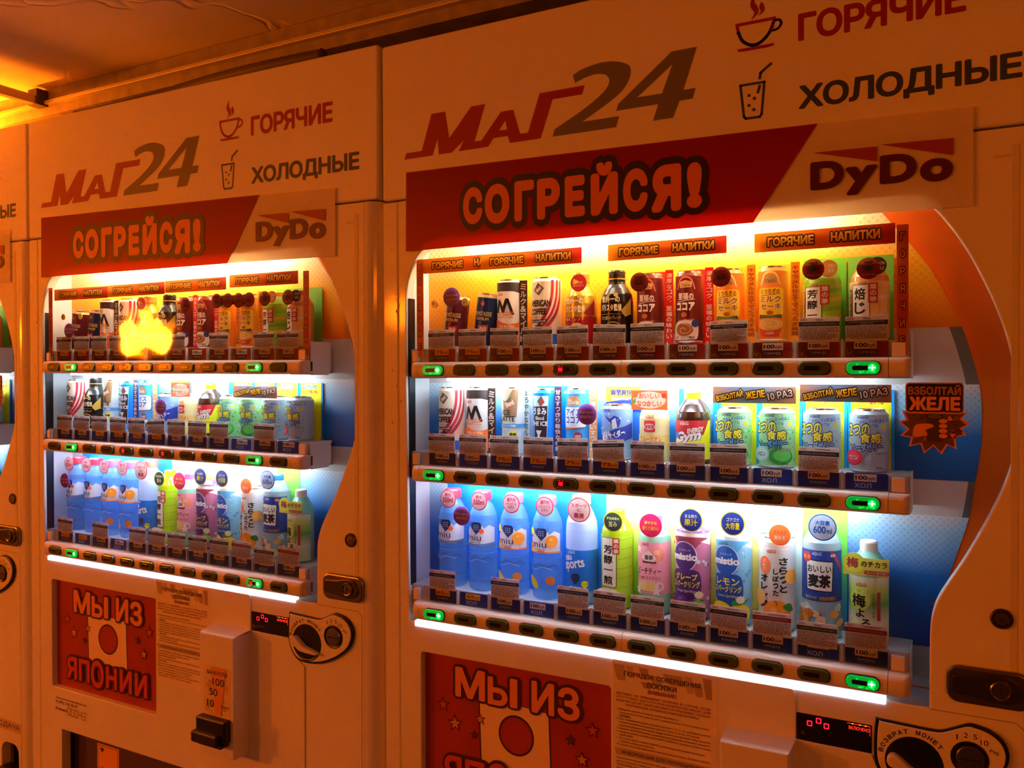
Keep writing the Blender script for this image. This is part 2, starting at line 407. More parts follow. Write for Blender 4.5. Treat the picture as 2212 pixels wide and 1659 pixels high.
# corrugated hose on the sign box
hp = []; hr = []
n = 150
for i in range(n):
    t = i / (n - 1); x = -1.245 + t * 1.02
    hp.append((x, .075 + .02 * math.sin(t * 5), 2.2170 + .020 + .014 * math.sin(t * 3.0) ** 2)); hr.append(.019 if i % 2 else .0165)
tag(obj('corrugated_hose', MB().tube(hp, hr, mat('5a4d40', .6), 10)), 'thin corrugated hose lying along the top of the sign box under the beam', 'hose')
sc_ = MB(); sc_.tube([(-1.30, .05, 2.231), (-1.28, .06, 2.235), (-1.262, .07, 2.232), (-1.247, .075, 2.231)], [.008, .012, .017, .019], mat('b98f55', .5), 8)
tag(obj('foam_scrap', sc_), 'torn yellowish foam scrap at the end of the corrugated hose', 'scrap')
# sodium lamps (outside the frame, seen as reflections in the panes)
ms = bpy.data.materials.new('sodium_lamp_glass')
lamp_lbl = ('sodium lamp far down the passage', 'sodium lamp across the passage from the machines', 'sodium lamp at the near end of the passage', 'small bare sodium lamp lying above the cropped end sign box')
for i, (p, r, rad) in enumerate(LAMPS):
    ml_ = bpy.data.materials.new('sodium_lamp'); ml_.use_nodes = True; b = ml_.node_tree.nodes['Principled BSDF']
    b.inputs['Base Color'].default_value = (0, 0, 0, 1); b.inputs['Emission Color'].default_value = SODIUM + (1,); b.inputs['Emission Strength'].default_value = rad * LAMP
    t = empty('sodium_lamp', Matrix.Translation(p)); tag(t, lamp_lbl[i], 'lamp')
    lb = MB().lathe([(.001, -r), (r * .5, -r * .87), (r * .87, -r * .5), (r, 0), (r * .87, r * .5), (r * .5, r * .87), (.001, r)], ml_, 14)
    obj('lamp_bulb', lb, t); obj('lamp_stem', MB().tube([(0, 0, r * .9), (0, 0, 2.36 - p[2])], .012, M_DARKM, 8), t)

# ================================================================ SIGN BOXES
RED, NAVY, GREY = mat('981418', .4), mat('37456e', .4), mat('6f6a66', .4)
def sign_art():
    a = Art(); out = [a]
    a.P([(.0658, 1.9240), (.0714, 1.9385), (.1146, 1.9385), (.1422, 2.0195), (.1794, 2.0195), (.19, 1.9578), (.248, 2.0205), (.2846, 2.0205), (.2563, 1.9414), (.2738, 1.9410), (.3237, 1.9974), (.3548, 1.9974), (.3712, 1.9428), (.3903, 1.9428), (.4185, 2.0227), (.5233, 2.0227), (.5174, 2.0048), (.4491, 2.0048), (.421, 1.9260), (.3459, 1.9260), (.3404, 1.9421), (.3045, 1.942), (.2918, 1.9250), (.2147, 1.9246), (.2288, 1.9481), (.1967, 1.9240), (.1614, 1.9240), (.1583, 1.961), (.1449, 1.9240)],
        RED, [[(.319, 1.9568), (.339, 1.9568), (.3349, 1.9767)]])
    two = [(.4488, 1.9258), (.4538, 1.941)] + smooth_pts([(.4538, 1.941), (.5200, 1.973), (.5629, 2.000), (.5778, 2.0201), (.5713, 2.0351), (.5496, 2.0412), (.5230, 2.038), (.5014, 2.0306)], False)[1:] + smooth_pts([(.4963, 2.0478), (.515, 2.056), (.543, 2.0616), (.5694, 2.0630), (.5944, 2.059), (.6187, 2.0484), (.6244, 2.0322), (.6154, 2.0093), (.5893, 1.986), (.5173, 1.9475)], False) + [(.599, 1.9475), (.5924, 1.9257)]
    a.P(two, GREY)
    a.P([(.6709, 1.9275), (.6819, 1.9590), (.5925, 1.9590), (.5974, 1.9725), (.7098, 2.0585), (.7603, 2.0585), (.7326, 1.9790), (.7575, 1.9790), (.7515, 1.9590), (.725, 1.9590), (.7121, 1.9278)], GREY, [[(.6372, 1.9792), (.6897, 1.9792), (.7113, 2.0336)]])
    a = Art(); out.append(a); w = .0062
    a.L([(.8375, 2.0845)] + smooth_pts([(.8400, 2.0700), (.8480, 2.0530), (.8620, 2.0430), (.8760, 2.0425), (.8890, 2.0500), (.9000, 2.0640), (.9070, 2.0845)], False), w, RED); a.L([(.8375, 2.0845), (.9070, 2.0845)], w, RED)
    a.L(smooth_pts([(.9050, 2.0800), (.9150, 2.0800), (.9190, 2.0730), (.9130, 2.0640), (.9010, 2.0620)], False), .0045, RED)
    a.P([(.838, 2.0385), (.9065, 2.0385), (.9045, 2.0335), (.892, 2.0325), (.852, 2.0325), (.840, 2.0335)], RED)
    a.P(smooth_pts([(.8640, 2.0900), (.8700, 2.1010), (.8640, 2.1120), (.8630, 2.1230), (.8730, 2.1370), (.8700, 2.1230), (.8760, 2.1110), (.8770, 2.1000)]), RED)
    a.P(smooth_pts([(.8770, 2.0950), (.8820, 2.1020), (.8790, 2.1100), (.8830, 2.1190), (.8880, 2.1100), (.8870, 2.1010)]), RED)
    a = Art(); out.append(a); a.T('ГОРЯЧИЕ', .9492, 2.0325, 1.2215, 2.0840, RED, .038, cs=.95)
    a = Art(); out.append(a); a.L([(.8440, 1.9690), (.8885, 1.9690), (.8835, 1.9100), (.8800, 1.9050), (.8540, 1.9050), (.8505, 1.9100)], .0048, NAVY, True)
    a.L([(.8800, 1.9770), (.8815, 1.9870), (.9005, 2.0010)], .0052, NAVY); a.L([(.8800, 1.9630), (.8765, 1.9510)], .0052, NAVY)
    for u, v in ((.8600, 1.9480), (.8700, 1.9410), (.8600, 1.9290), (.8690, 1.9200)): a.E(u, v, .0030, NAVY)
    a = Art(); out.append(a); a.T('ХОЛОДНЫЕ', .9506, 1.9000, 1.3035, 1.9515, NAVY, .038, cs=.95)
    return out
signs = {}
for k, lbl in (('R', 'large white sign box with red and grey logo above the nearer machine'), ('L', 'smaller-looking white sign box with logo above machine number 00043'), ('E', 'sign box cut off at the picture edge above the end machine')):
    mw = MACH[k][0]; root = empty('sign_box', mw @ Matrix.Translation((.68, 0, 1.831)))
    tag(root, lbl, 'sign')
    T_ = Matrix.Translation((-.68, 0, -1.831))
    if k == 'R':
        b = MB().plate(rrect(.0015, 1.8325, 1.3585, 2.1985, .008), [], 0, .30, .006, M_HEAD)
        signs['box'] = b.mesh('sign_panel', T_); signs['art'] = []
        for a_ in sign_art(): g = MB(); a_.into(g); signs['art'].append(g.mesh('sign_print', T_))
    obj('panel', signs['box'], root); [obj(n_, me_, root) for n_, me_ in zip(('logo', 'cup_icon', 'lettering', 'glass_icon', 'lettering'), signs['art'])]

# ================================================================ MACHINE
WIN = [(.0722, .8420), (.0690, 1.213), (.0670, 1.4525), (.0680, 1.6045)] + smooth_pts([(.0690, 1.615), (.0750, 1.6430), (.0850, 1.6700), (.1050, 1.7010), (.1388, 1.7230), (.1650, 1.7290)], False) + [(1.150, 1.7290)] + \
    smooth_pts([(1.1580, 1.7220), (1.1827, 1.6960), (1.2206, 1.6376), (1.2560, 1.5611), (1.2805, 1.4907), (1.2943, 1.4251), (1.2995, 1.3713), (1.2985, 1.3175), (1.2902, 1.2680), (1.2771, 1.2250), (1.2600, 1.1830), (1.2401, 1.1400), (1.2190, 1.0980), (1.1951, 1.0560), (1.1810, 1.0280), (1.1718, .9960), (1.1695, .9590)], False) + [(1.1690, .8380)]
PARTS = []      # (name, mesh, parent index or None, matrix)
def mp(name, me, par=None, mw=None, label=None):
    if isinstance(me, MB): me = me.mesh(name)
    PARTS.append((name, me, par, mw, label)); return len(PARTS) - 1
# cabinet behind the door (open towards the display)
c = MB(); c.box(.004, 1.356, .115, .70, .06, 1.826, M_BODY, .004)
c.box(.10, .20, .2, .6, 0, .06, M_DARKM); c.box(1.16, 1.26, .2, .6, 0, .06, M_DARKM); c.box(.004, .05, .033, .115, .06, 1.826, M_BODY); c.box(1.335, 1.356, .033, .115, .06, 1.826, M_BODY)
mp('cabinet', c)
# door with openings
d = MB()
POST = rrect(.1050, .4400, .5780, .7730, .007)
FLAP = rrect(.1500, .1300, .9000, .3130, .004)
TRAY = rrect(1.2050, .1000, 1.2950, .2150, .03)
d.plate(rrect(.047, .075, 1.318, 1.8285, .003), [WIN, POST, FLAP, TRAY], 0, .03, .0022, M_DOOR, 1)
# rounded right edge and hinge strip on the left
prof = [(1.3185, .0)] + [(1.3185 + .040 * math.sin(a), .040 - .040 * math.cos(a)) for a in [math.pi / 2 * i / 8 for i in range(9)]] + [(1.3585, .11), (1.3185, .11)]
for z0, z1 in ((.075, 1.8285),):
    n = len(prof); d.add([(x, y, z) for z in (z0, z1) for x, y in prof], [(i, (i + 1) % n, n + (i + 1) % n, n + i) for i in range(n)] + [tuple(range(n))[::-1], tuple(range(n, 2 * n))], M_DOOR)
DOOR = mp('door', d)
h = MB(); h.plate(rrect(.0015, .075, .0455, 1.8285, .003), [], .0005, .11, .004, M_DOOR)
mp('hinge_strip', h, DOOR)
t = MB(); t.plate(rrect(1.289, .865, 1.300, 1.800, .001), [], -.0008, .0002, .0003, mat('d9d0bd', .5))
mp('tape_strip', t, DOOR)
t = MB(); t.plate(rrect(1.262, 1.780, 1.288, 1.784, .001), [], -.0006, .0002, .0002, mat('cfc5b0', .5)); mp('tape_strip', t, DOOR)
# raised window rim along the curve
# liner, back panel
l = MB()
l.box(.052, .066, .032, .1145, .82, 1.80, M_IN); l.box(1.315, 1.330, .032, .1145, .82, 1.80, M_IN); l.box(.052, 1.33, .032, .1145, 1.79, 1.80, M_IN)
l.box(.052, 1.33, .032, .1145, .81, .8370, M_IN)
l.box(.0665, .0715, .008, .0315, .845, 1.60, M_BLACK)
LIN = mp('liner', l)
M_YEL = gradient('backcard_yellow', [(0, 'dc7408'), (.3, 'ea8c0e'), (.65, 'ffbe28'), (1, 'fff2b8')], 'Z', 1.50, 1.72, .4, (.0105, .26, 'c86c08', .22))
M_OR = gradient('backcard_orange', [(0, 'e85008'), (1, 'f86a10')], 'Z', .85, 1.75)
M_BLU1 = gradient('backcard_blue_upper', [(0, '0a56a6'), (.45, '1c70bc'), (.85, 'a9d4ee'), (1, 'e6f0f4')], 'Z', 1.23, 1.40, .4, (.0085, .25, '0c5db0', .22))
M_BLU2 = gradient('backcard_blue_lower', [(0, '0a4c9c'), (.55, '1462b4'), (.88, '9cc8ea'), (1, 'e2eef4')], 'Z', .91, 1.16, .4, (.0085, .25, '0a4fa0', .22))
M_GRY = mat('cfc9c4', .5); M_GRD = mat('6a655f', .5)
IN = [(1.0905, 1.7144), (1.132, 1.6604), (1.164, 1.6150), (1.1891, 1.5682), (1.2174, 1.5045), (1.2340, 1.4500), (1.2453, 1.3981), (1.2495, 1.3428), (1.2470, 1.2816), (1.2394, 1.2241), (1.2294, 1.1586), (1.2120, 1.0968), (1.1936, 1.0376), (1.1772, 1.0052), (1.1600, .9900)]
INS = smooth_pts(IN, False, 4)
def strip(z0, z1, dx=0., x0=.066):
    pts = [(x, z) for x, z in INS if z0 < z < z1]
    def at(z):
        for (xa, za), (xb, zb) in zip(INS, INS[1:]):
            if (za - z) * (zb - z) <= 0 and za != zb: return xa + (xb - xa) * (z - za) / (zb - za)
        return INS[0][0] - .05 if z > 1.7 else 1.31
    r = [(at(z1) - dx, z1)] + [(x - dx, z) for x, z in pts] + [(at(z0) - dx, z0)]
    return [(x0, z0), (x0, z1)] + r
bk = MB(); bk.box(.052, 1.33, .1, .1148, .82, 1.79, M_OR)
A = Art()
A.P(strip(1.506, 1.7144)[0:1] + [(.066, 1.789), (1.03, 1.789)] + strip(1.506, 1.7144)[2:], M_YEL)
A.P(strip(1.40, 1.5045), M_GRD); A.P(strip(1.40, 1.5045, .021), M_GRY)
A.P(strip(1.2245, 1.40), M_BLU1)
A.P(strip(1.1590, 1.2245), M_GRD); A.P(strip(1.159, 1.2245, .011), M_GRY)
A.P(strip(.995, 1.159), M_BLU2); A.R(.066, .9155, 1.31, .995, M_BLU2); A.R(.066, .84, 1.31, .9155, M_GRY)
A.into(bk, y=.1)
mp('back_panel', bk, LIN)
# light tubes, and a glowing strip for the lit floor
mp('light_tube', MB().box(.20, .98, .034, .056, 1.742, 1.756, M_TUBET, .003), LIN)
for z in (1.4050, 1.1660):
    mp('light_tube', MB().box(.16, 1.04, .030, .048, z + .001, z + .0095, M_TUBE, .002), LIN)
mp('floor_glow_strip', MB().box(.090, 1.10, -.004, .012, .8315, .8460, M_FLOOR_GLOW, .002), LIN, None, 'bright white glowing strip standing in for lit floor under the lowest button rail')  # added glow, stands in for the lit cabinet floor seen below the rail
# shelves with brackets
for r in range(3):
    z1 = SHELF[r]; z0 = RAIL[r][0] + .003
    s = MB(); s.box(.0725, 1.136, .013, .099, z1 - .0045, z1, M_SHELF); s.box(.0725, 1.136, .0125, .0155, z0, z1 - .003, M_SHELF); s.box(.0725, 1.136, .0155, .099, z0, z0 + .002, M_IN)
    for i in range(13):
        x = XI(i) - .0412
        if i in (0, 12): continue
        s.box(x - .0018, x + .0018, .006, .0125, RAIL[r][1] + .001, z1 + .004, M_IN)
    SI = mp('shelf', s)
    b = MB(); b.plate([(.012, z0 - .004), (.080, z0 - .004), (.090, z0 + .008), (.090, z1 + (.016 if r == 0 else .002)), (.012, z1 + (.016 if r == 0 else .002)), (.012, z0 + .03), (.02, z0 + .03), (.02, z0 + .006), (.012, z0 + .006)], [], -.001, .001, .0004, M_IN)
    b.plate(circ(.060, (z0 + z1) / 2 + .006, .009), [], -.0016, -.001, .0002, M_SHELF); b.plate(rrect(.057, z0 + .018, .063, z1 + .006, .002), [], -.0017, -.001, .0002, M_SHELF)
    mp('bracket', b, SI, Matrix.Translation((1.1380, 0, 0)) @ Matrix(((0, 1, 0, 0), (1, 0, 0, 0), (0, 0, 1, 0), (0, 0, 0, 1))))
    if True:
        mp('end_clip', MB().box(.083, .098, .002, .012, RAIL[r][1] + .001, RAIL[r][1] + .026, M_RAIL, .001), SI); mp('end_clip', MB().box(1.108, 1.130, .002, .012, RAIL[r][1] + .001, RAIL[r][1] + .026, M_RAIL, .001), SI)
# window pane
pn = MB(); tri = tessellate_polygon([[V((x, z, 0)) for x, z in WIN]])
pn.add([(x, .0045, z) for x, z in WIN], [f if flat_ccw(WIN, f) else f[::-1] for f in tri], M_PANE); mp('window_pane', pn)
# button rails
G_ON = mat('10ff5a', .3, emit=1.1, name='led_green_glow'); G_MID = mat('00c83c', .3, emit=.5, name='lens_green_lit'); G_OFF = mat('4c5e22', .15, 0, .6, name='lens_green'); R_ON = mat('ff1420', .3, emit=1.6, name='led_red_glow'); R_MID = mat('7a1a10', .3, emit=.12, name='lens_red_lit'); WHITE_ON = mat('c8fff0', .3, emit=5, name='led_core')
def button(state):
    b = MB(); rot = Matrix.Rotation(math.radians(0), 4, 'Y')
    b.plate(rrect(-.0290, -.0128, .0290, .0128, .0110, 5), [], -.0030, .006, .0016, M_BLACK)
    lens = G_MID if state in ('g', 'gr') else G_OFF
    out = [(x * 1.0, z * (1.0 + .12 * (1 - (x / .026) ** 2))) for x, z in rrect(-.0274, -.0106, .0274, .0106, .0092, 6)]
    b.plate(out, [], -.0058, .002, .0020, lens)
    b.plate(rrect(-.0175, -.0042, .0105, .0042, .0028), [], -.0068, -.004, .0006, mat('190d0c', .2, 0, .6))
    a = Art()
    if 'g' in state:
        a.E(.0150, 0, .0068, G_ON); a.P(star(.0155, .0005, .0056, 4, .38), WHITE_ON)
        for q in range(9): a.E(random.uniform(-.018, .02), random.choice((-1, 1)) * random.uniform(.0062, .0085), random.uniform(.0008, .0016), G_ON, n=8)
        a.into(b, y=-.0062, e0=.0008)
    if 'r' in state:
        a2 = Art(); a2.R(-.0135, -.0038, -.0035, .0038, R_ON, .001); a2.E(-.0085, .0068, .0075, R_MID, .0022); a2.E(-.0085, -.0068, .0075, R_MID, .0022)
        for q in range(5): a2.E(random.uniform(-.02, 0), random.choice((-1, 1)) * random.uniform(.0058, .0085), .0007, R_ON, n=8)
        a2.into(b, y=-.0070, e0=.0004)
    return b.mesh('button_' + (state or 'off'))
BTN = {k: button(k) for k in ('', 'g', 'r', 'gr')}
def rail_mesh(x0, x1, z0, z1, capl=False, capr=False):
    """rail of rounded section; caps rounded at the free end"""
    h = (z1 - z0) / 2; zc = (z0 + z1) / 2; prof = []
    for i in range(-6, 7):
        a = math.pi / 2 * i / 6; prof.append((-.0085 - .0135 * math.cos(a) ** .7, zc + h * math.sin(a) ** 1 if abs(i) < 6 else zc + h * (1 if i > 0 else -1)))
    prof = [(.0115, z0)] + prof + [(.0115, z1)]
    xs = [(x0, 0)] if not capl else [(x0 + .014 * (1 - math.sin(t)), 1 - .30 * (1 - math.cos(math.pi / 2 - t)) ) for t in ()]
    st = []
    if capl: st += [(x0 + .012 * (1 - math.cos(math.pi / 2 * i / 5)), .72 + .28 * math.sin(math.pi / 2 * i / 5)) for i in range(6)]
    else: st += [(x0, 1)]
    if capr: st += [(x1 - .012 * (1 - math.cos(math.pi / 2 * i / 5)), .72 + .28 * math.sin(math.pi / 2 * i / 5)) for i in range(5, -1, -1)]
    else: st += [(x1, 1)]
    vs = [(x, .0115 + (y - .0115) * k, zc + (z - zc) * (.85 + .15 * k)) for x, k in st for y, z in prof]; n = len(prof)
    fs = [(j * n + i, j * n + (i + 1) % n, (j + 1) * n + (i + 1) % n, (j + 1) * n + i) for j in range(len(st) - 1) for i in range(n)]
    fs += [tuple(range(n))[::-1], tuple((len(st) - 1) * n + i for i in range(n))]
    return MB().add(vs, fs, M_RAIL, False)
for r, (z0, z1) in enumerate(RAIL):
    m_ = rail_mesh(.1150, .6085, z0, z1); m2 = rail_mesh(.6100, 1.1035, z0, z1); m_.add(m2.v, m2.f, M_RAIL)
    RI = mp('button_rail', m_)
    mp('end_cap', rail_mesh(.0930, .1142, z0, z1, capl=True), RI); mp('end_cap', rail_mesh(1.1045, 1.1380, z0, z1, capr=True), RI)
    for i in range(12):
        mp('button', BTN[''], RI, Matrix.Translation((.1571 + .08237 * i, -.0210, (z0 + z1) / 2)), 'B%d_%d' % (r, i))
# lower door: poster
po = MB(); po.box(.095, .588, .018, .028, .430, .783, mat('c03018', .45)); A = Art()
M_POST = noisy('poster_red', '9c3010', 'ac3a16', .4, 7); BROWN = mat('4a221c', .45); LET = mat('e8946a', .45); CREAM = mat('f3d9b8', .45); LET2 = mat('c84424', .45)
A.R(.100, .435, .583, .778, M_POST)
A.P([(.2490, .6900), (.2540, .540), (.4350, .540), (.4300, .6800)], BROWN); A.P([(.2530, .6900), (.2580, .540), (.4310, .540), (.4260, .6800)], CREAM)
A.E(.3468, .6166, .0445, BROWN, .0455, 36); A.E(.3468, .6166, .0395, M_POST, .0405, 36)
for (x0, z0, x1, z1), colr in zip(((.1382, .6347, .1725, .6691), (.1673, .5936, .2073, .6343), (.2417, .6261, .2684, .6472), (.2281, .5871, .2501, .6083), (.5132, .6477, .5478, .683), (.467, .6215, .4929, .6473), (.4895, .5826, .5236, .6132)), ('c84424', 'd98a2a', 'd98a2a', '5a3a20', 'c84424', '5a3a20', 'd98a2a')):
    cx, cz, rr = (x0 + x1) / 2, (z0 + z1) / 2, (x1 - x0) * .55
    A.P(star(cx, cz, rr, rot=95), BROWN); A.P(star(cx, cz - .0003, rr * .70, rot=95), mat(colr, .45))
def big(chars, boxes, col, out, ow, rots, bold):
    for ch, (x0, z0, x1, z1), ro in zip(chars, boxes, rots): A.T(ch, x0, z0, x1, z1, out, bold, out, ow, rot=ro, res=3)
    for ch, (x0, z0, x1, z1), ro in zip(chars, boxes, rots): A.T(ch, x0, z0, x1, z1, col, bold, rot=ro, res=3)
big('МЬIИЗ', ((.1900, .6790, .2690, .7480), (.2760, .6770, .3270, .7400), (.3330, .6790, .3520, .7440), (.3870, .6790, .4420, .7490), (.4500, .6770, .5020, .7480)), LET, BROWN, .0062, (0, 0, 0, 0, 0), .035)
big('ЯПОНИИ', ((.1590, .4720, .2080, .5400), (.2170, .4720, .2680, .5400), (.2740, .4640, .3330, .5470), (.3440, .4730, .3930, .5380), (.4060, .4730, .4590, .5400), (.4720, .4730, .5250, .5400)), LET2, BROWN, .0062, (0,) * 6, .035)
A.into(po, y=.018); mp('poster', po, DOOR, None, 'red panel lettered МЫ ИЗ ЯПОНИИ around a flag with stars')
# phone and number
g = MB(); A = Art(); K = mat('4a2418', .5)
A.T('Телефон круглосуточной диспетчерской службы', .1220, .4040, .2700, .4110, K, .02); A.T('8 (495) 126-28-47', .1220, .3890, .2280, .4010, K, .02)
A.T('№ автомата', .1220, .3700, .1760, .3790, K, .02)
def seg7(x, z, w, h, segs):
    P = {'a': ((0, 1), (1, 1)), 'b': ((1, 1), (1, .5)), 'c': ((1, .5), (1, 0)), 'd': ((0, 0), (1, 0)), 'e': ((0, 0), (0, .5)), 'f': ((0, .5), (0, 1)), 'g': ((0, .5), (1, .5))}
    for s in segs: A.L([(x + w * p, z + h * q) for p, q in P[s]], .0016, K)
for i, sg in enumerate(('abcdef', 'abcdef', 'abcdef', 'bcfg', 'abcdg')): seg7(.1800 + i * .0190, .3640, .0115, .0215, sg)
A.into(g, y=0); NUM = mp('number_lettering', g, DOOR)
# service plate with instructions
sp_ = MB(); SV = [(.5810, .079), (.5810, .8290), (.5850, .8335)] + smooth_pts([(.9350, .8335), (.9420, .8310), (.9460, .8230)], False, 3) + [(.9465, .7400), (1.0768, .7370)] + smooth_pts([(1.0810, .7290), (1.0980, .6980), (1.1305, .6740)], False, 4) + [(1.1310, .3300), (1.1310, .079), (.9050, .079), (.9050, .3190), (.5810, .3190)]
sp_.plate([(.5815, .3190), (.5815, .8290)] + SV[2:-4] + [(1.1310, .079), (.9050, .079), (.9050, .3190)], [], -.0035, .0005, .0014, M_DOOR)
SPL = mp('service_panel', sp_, DOOR)
ds = MB(); A = Art()
DT, DR, DP = mat('3a2230', .5), mat('8a1420', .5), mat('b9a79a', .5)
ds.plate(rrect(.5830, .5450, .8010, .8300, .004), [], -.0042, -.0034, .0002, mat('e9dccb', .5))
for x0, x1, z0, z1, cc in ((.585, .612, .792, .824, 'b7a690'), (.612, .630, .800, .824, 'cbb09a'), (.640, .662, .806, .824, 'b2988c'), (.662, .690, .792, .812, 'c0ab92'), (.690, .735, .800, .820, 'b59f86'), (.735, .752, .790, .822, 'c7ae98'), (.752, .772, .786, .806, 'b89c88'), (.772, .790, .784, .824, 'ad9184'), (.645, .665, .784, .796, 'a98d84'), (.690, .700, .786, .796, 'b09a88')):
    w = x1 - x0; A.P([(x0, z1), (x0 + w * .35, z0), (x1, z0), (x1 - w * .1, z1)], mat(cc, .5))
A.T('ПОРЯДОК СОВЕРШЕНИЯ', .6090, .8010, .7680, .8125, DT, .02); A.T('ПОКУПКИ', .6590, .7860, .7190, .7970, DT, .02); A.T('ВНИМАНИЕ!', .6600, .7735, .7190, .7820, DR, .02)
for i, (s_, x0, x1) in enumerate((('АВТОМАТ  НЕ  ПРИНИМАЕТ  КУПЮРЫ  В  СЛУЧАЕ,  ЕСЛИ', .5920, .7870), ('ОТСУТСТВУЕТ ДОСТАТОЧНОЕ КОЛИЧЕСТВО МОНЕТ ДЛЯ', .5920, .7870), ('ВЫДАЧИ СДАЧИ. ТАКЖЕ АВТОМАТ НЕ ПРИНИМАЕТ СИЛЬНО', .5920, .7870), ('ИЗНОШЕННЫЕ, ВЛАЖНЫЕ И МЯТЫЕ КУПЮРЫ.', .6130, .7650))): A.T(s_, x0, .7620 - i * .0072, x1, .7672 - i * .0072, DR, .02)
B_ = mat('54302a', .5)
body = ['1. Выберите напиток, который хотите приобрести.', 'Свечение КРАСНОЙ лампочки «НЕТ» свидетельствует об отсутствии напитка', 'в автомате.', '2. Для совершения одной покупки опустите 1-, 2-, 5-, 10- рублевые монеты', 'в монетоприемник или купюры достоинством 10, 50 или 100 рублей', 'в купюроприемник. Внесенная сумма появится на световом табло автомата.', '3. Нажмите ЗЕЛЕНУЮ кнопку под выбранным напитком на витрине автомата*.', '4. Заберите напиток в ячейке «ВОЗЬМИТЕ НАПИТОК», потянув на себя и подняв', 'крышку вверх.', '5. Получите сдачу в ячейке «СДАЧА», если опущенная сумма превышает', 'стоимость выбранного напитка.', '*В случае отсутствия выбранного напитка поверните рычаг «ВОЗВРАТ ДЕНЕГ».']
z = .7345
for s_ in body:
    A.T(s_, .5925 if s_[0] in '12345*' else .5985, z - .0048, .5925 + .195 * min(1, len(s_) / 70), z, B_, .014, res=1); z -= .0066
A.P([(.5880, .6520), (.7930, .6520), (.7870, .6380), (.5920, .6380)], DP); A.T('ИНФОРМАЦИЯ ДЛЯ ПОТРЕБИТЕЛЕЙ', .6040, .6400, .7750, .6500, DT, .02)
z = .6340
for s_ in ('При возникновении вопросов просим обращаться в круглосуточную', 'диспетчерскую службу по номеру телефона,', 'указанному на автомате.', 'Дату изготовления, срок годности и условия хранения смотрите', 'на упаковке.', 'Изготовитель: завод безалкогольных напитков, Осака, Япония.', 'Импортер и организация, принимающая претензии на территории', 'Российской Федерации, 125040, город Москва,', 'проспект Ленинградский, дом 15, строение 1,', 'телефон службы поддержки указан на наклейке автомата,', 'часы работы с 9.00 до 18.00 в рабочие дни.'):
    A.T(s_, .5925, z - .0048, .5925 + .195 * min(1, len(s_) / 62), z, B_, .014, res=1); z -= .0070
A.into(ds, y=-.0042, de=.00004); mp('instruction_sheet', ds, SPL, None, 'printed instruction sheet in Russian with a patterned heading')
# banknote box
bb = MB(); F0, F1, Zb0, Zb1 = -.0600, 0, .4200, .7300
bb.plate([(.8200, .4160), (.8200, .7330), (.9430, .7330), (.9430, .4160)], [], -.0600, .0, .0030, M_DOOR)
bb.add([(.8200, -.058, .7330), (.9430, -.058, .7330), (.9480, -.003, .7410), (.8180, -.003, .7410)], [(0, 1, 2, 3)], M_DOOR)
BX = mp('banknote_box', bb, SPL)
nb = MB(); nb.box(.8300, .9340, -.0830, -.0590, .4620, .5200, M_BLACK, .004); nb.box(.8260, .9170, -.0960, -.0590, .4560, .4850, mat('2a1c14', .4), .004); nb.box(.8450, .9280, -.0900, -.0600, .4520, .4600, M_BLACK, .002)
mp('note_slot', nb, BX, None, 'black protruding banknote slot')
nl = MB(); A = Art(); nl.plate(rrect(.8360, .5220, .9330, .6500, .002), [], -.0606, -.0598, .0002, mat('e2c9a8', .5))
for i in range(26):
    u, v, w = random.uniform(.838, .92), random.uniform(.524, .64), random.uniform(.008, .018); A.P([(u, v), (min(u + w, .932), v), (min(u + w * .6, .932), min(v + w * .7, .649)), (u, min(v + w, .649))], mat(random.choice(('c9ae92', 'bfa68f', 'd8b48a', 'dfa66a')), .5))
A.P([(.862, .648), (.918, .648), (.900, .524), (.880, .524)], mat('e0964e', .5))
A.T('БАНКНОТЫ', .8500, .6280, .9220, .6390, NAVY, .02); A.T('100', .8700, .6010, .9120, .6200, NAVY, .01); A.T('50', .8580, .5730, .8880, .5920, NAVY, .01); A.T('10', .8490, .5420, .8740, .5610, NAVY, .01); A.T('РУБЛЕЙ', .9010, .5470, .9290, .5530, NAVY, .02)
A.into(nl, y=-.0606, de=.00004); mp('note_label', nl, BX)
# display
dd = MB(); dd.plate(rrect(.9475, .7390, 1.0768, .7898, .001), [], -.0012, .003, .0005, mat('140a08', .12, 0, .6)); A = Art(); RE = mat('ff1830', emit=2.2); RO = mat('ff3010', emit=2.0); OR_ = mat('ff9a20', emit=3.0)
for u, v in ((.9708, .7734), (.9867, .7809), (1.0002, .7737)): A.L(rrect(u - .0038, v - .0042, u + .0038, v + .0042, .0012, 2), .0018, RE, True)
A.T('ВКЛЮЧЕНО', 1.0385, .7765, 1.0728, .7828, RO, .0); A.R(1.0355, .7868, 1.0735, .7876, RO); A.R(1.0737, .7700, 1.0742, .7876, RO)
for u in (1.045, 1.057, 1.067): A.E(u, .7871, .0016, OR_, .0008)
A.E(.9590, .7539, .0042, mat('3a2a22')); A.into(dd, y=-.0012); mp('display', dd, DOOR, None, 'black display strip with red digits')
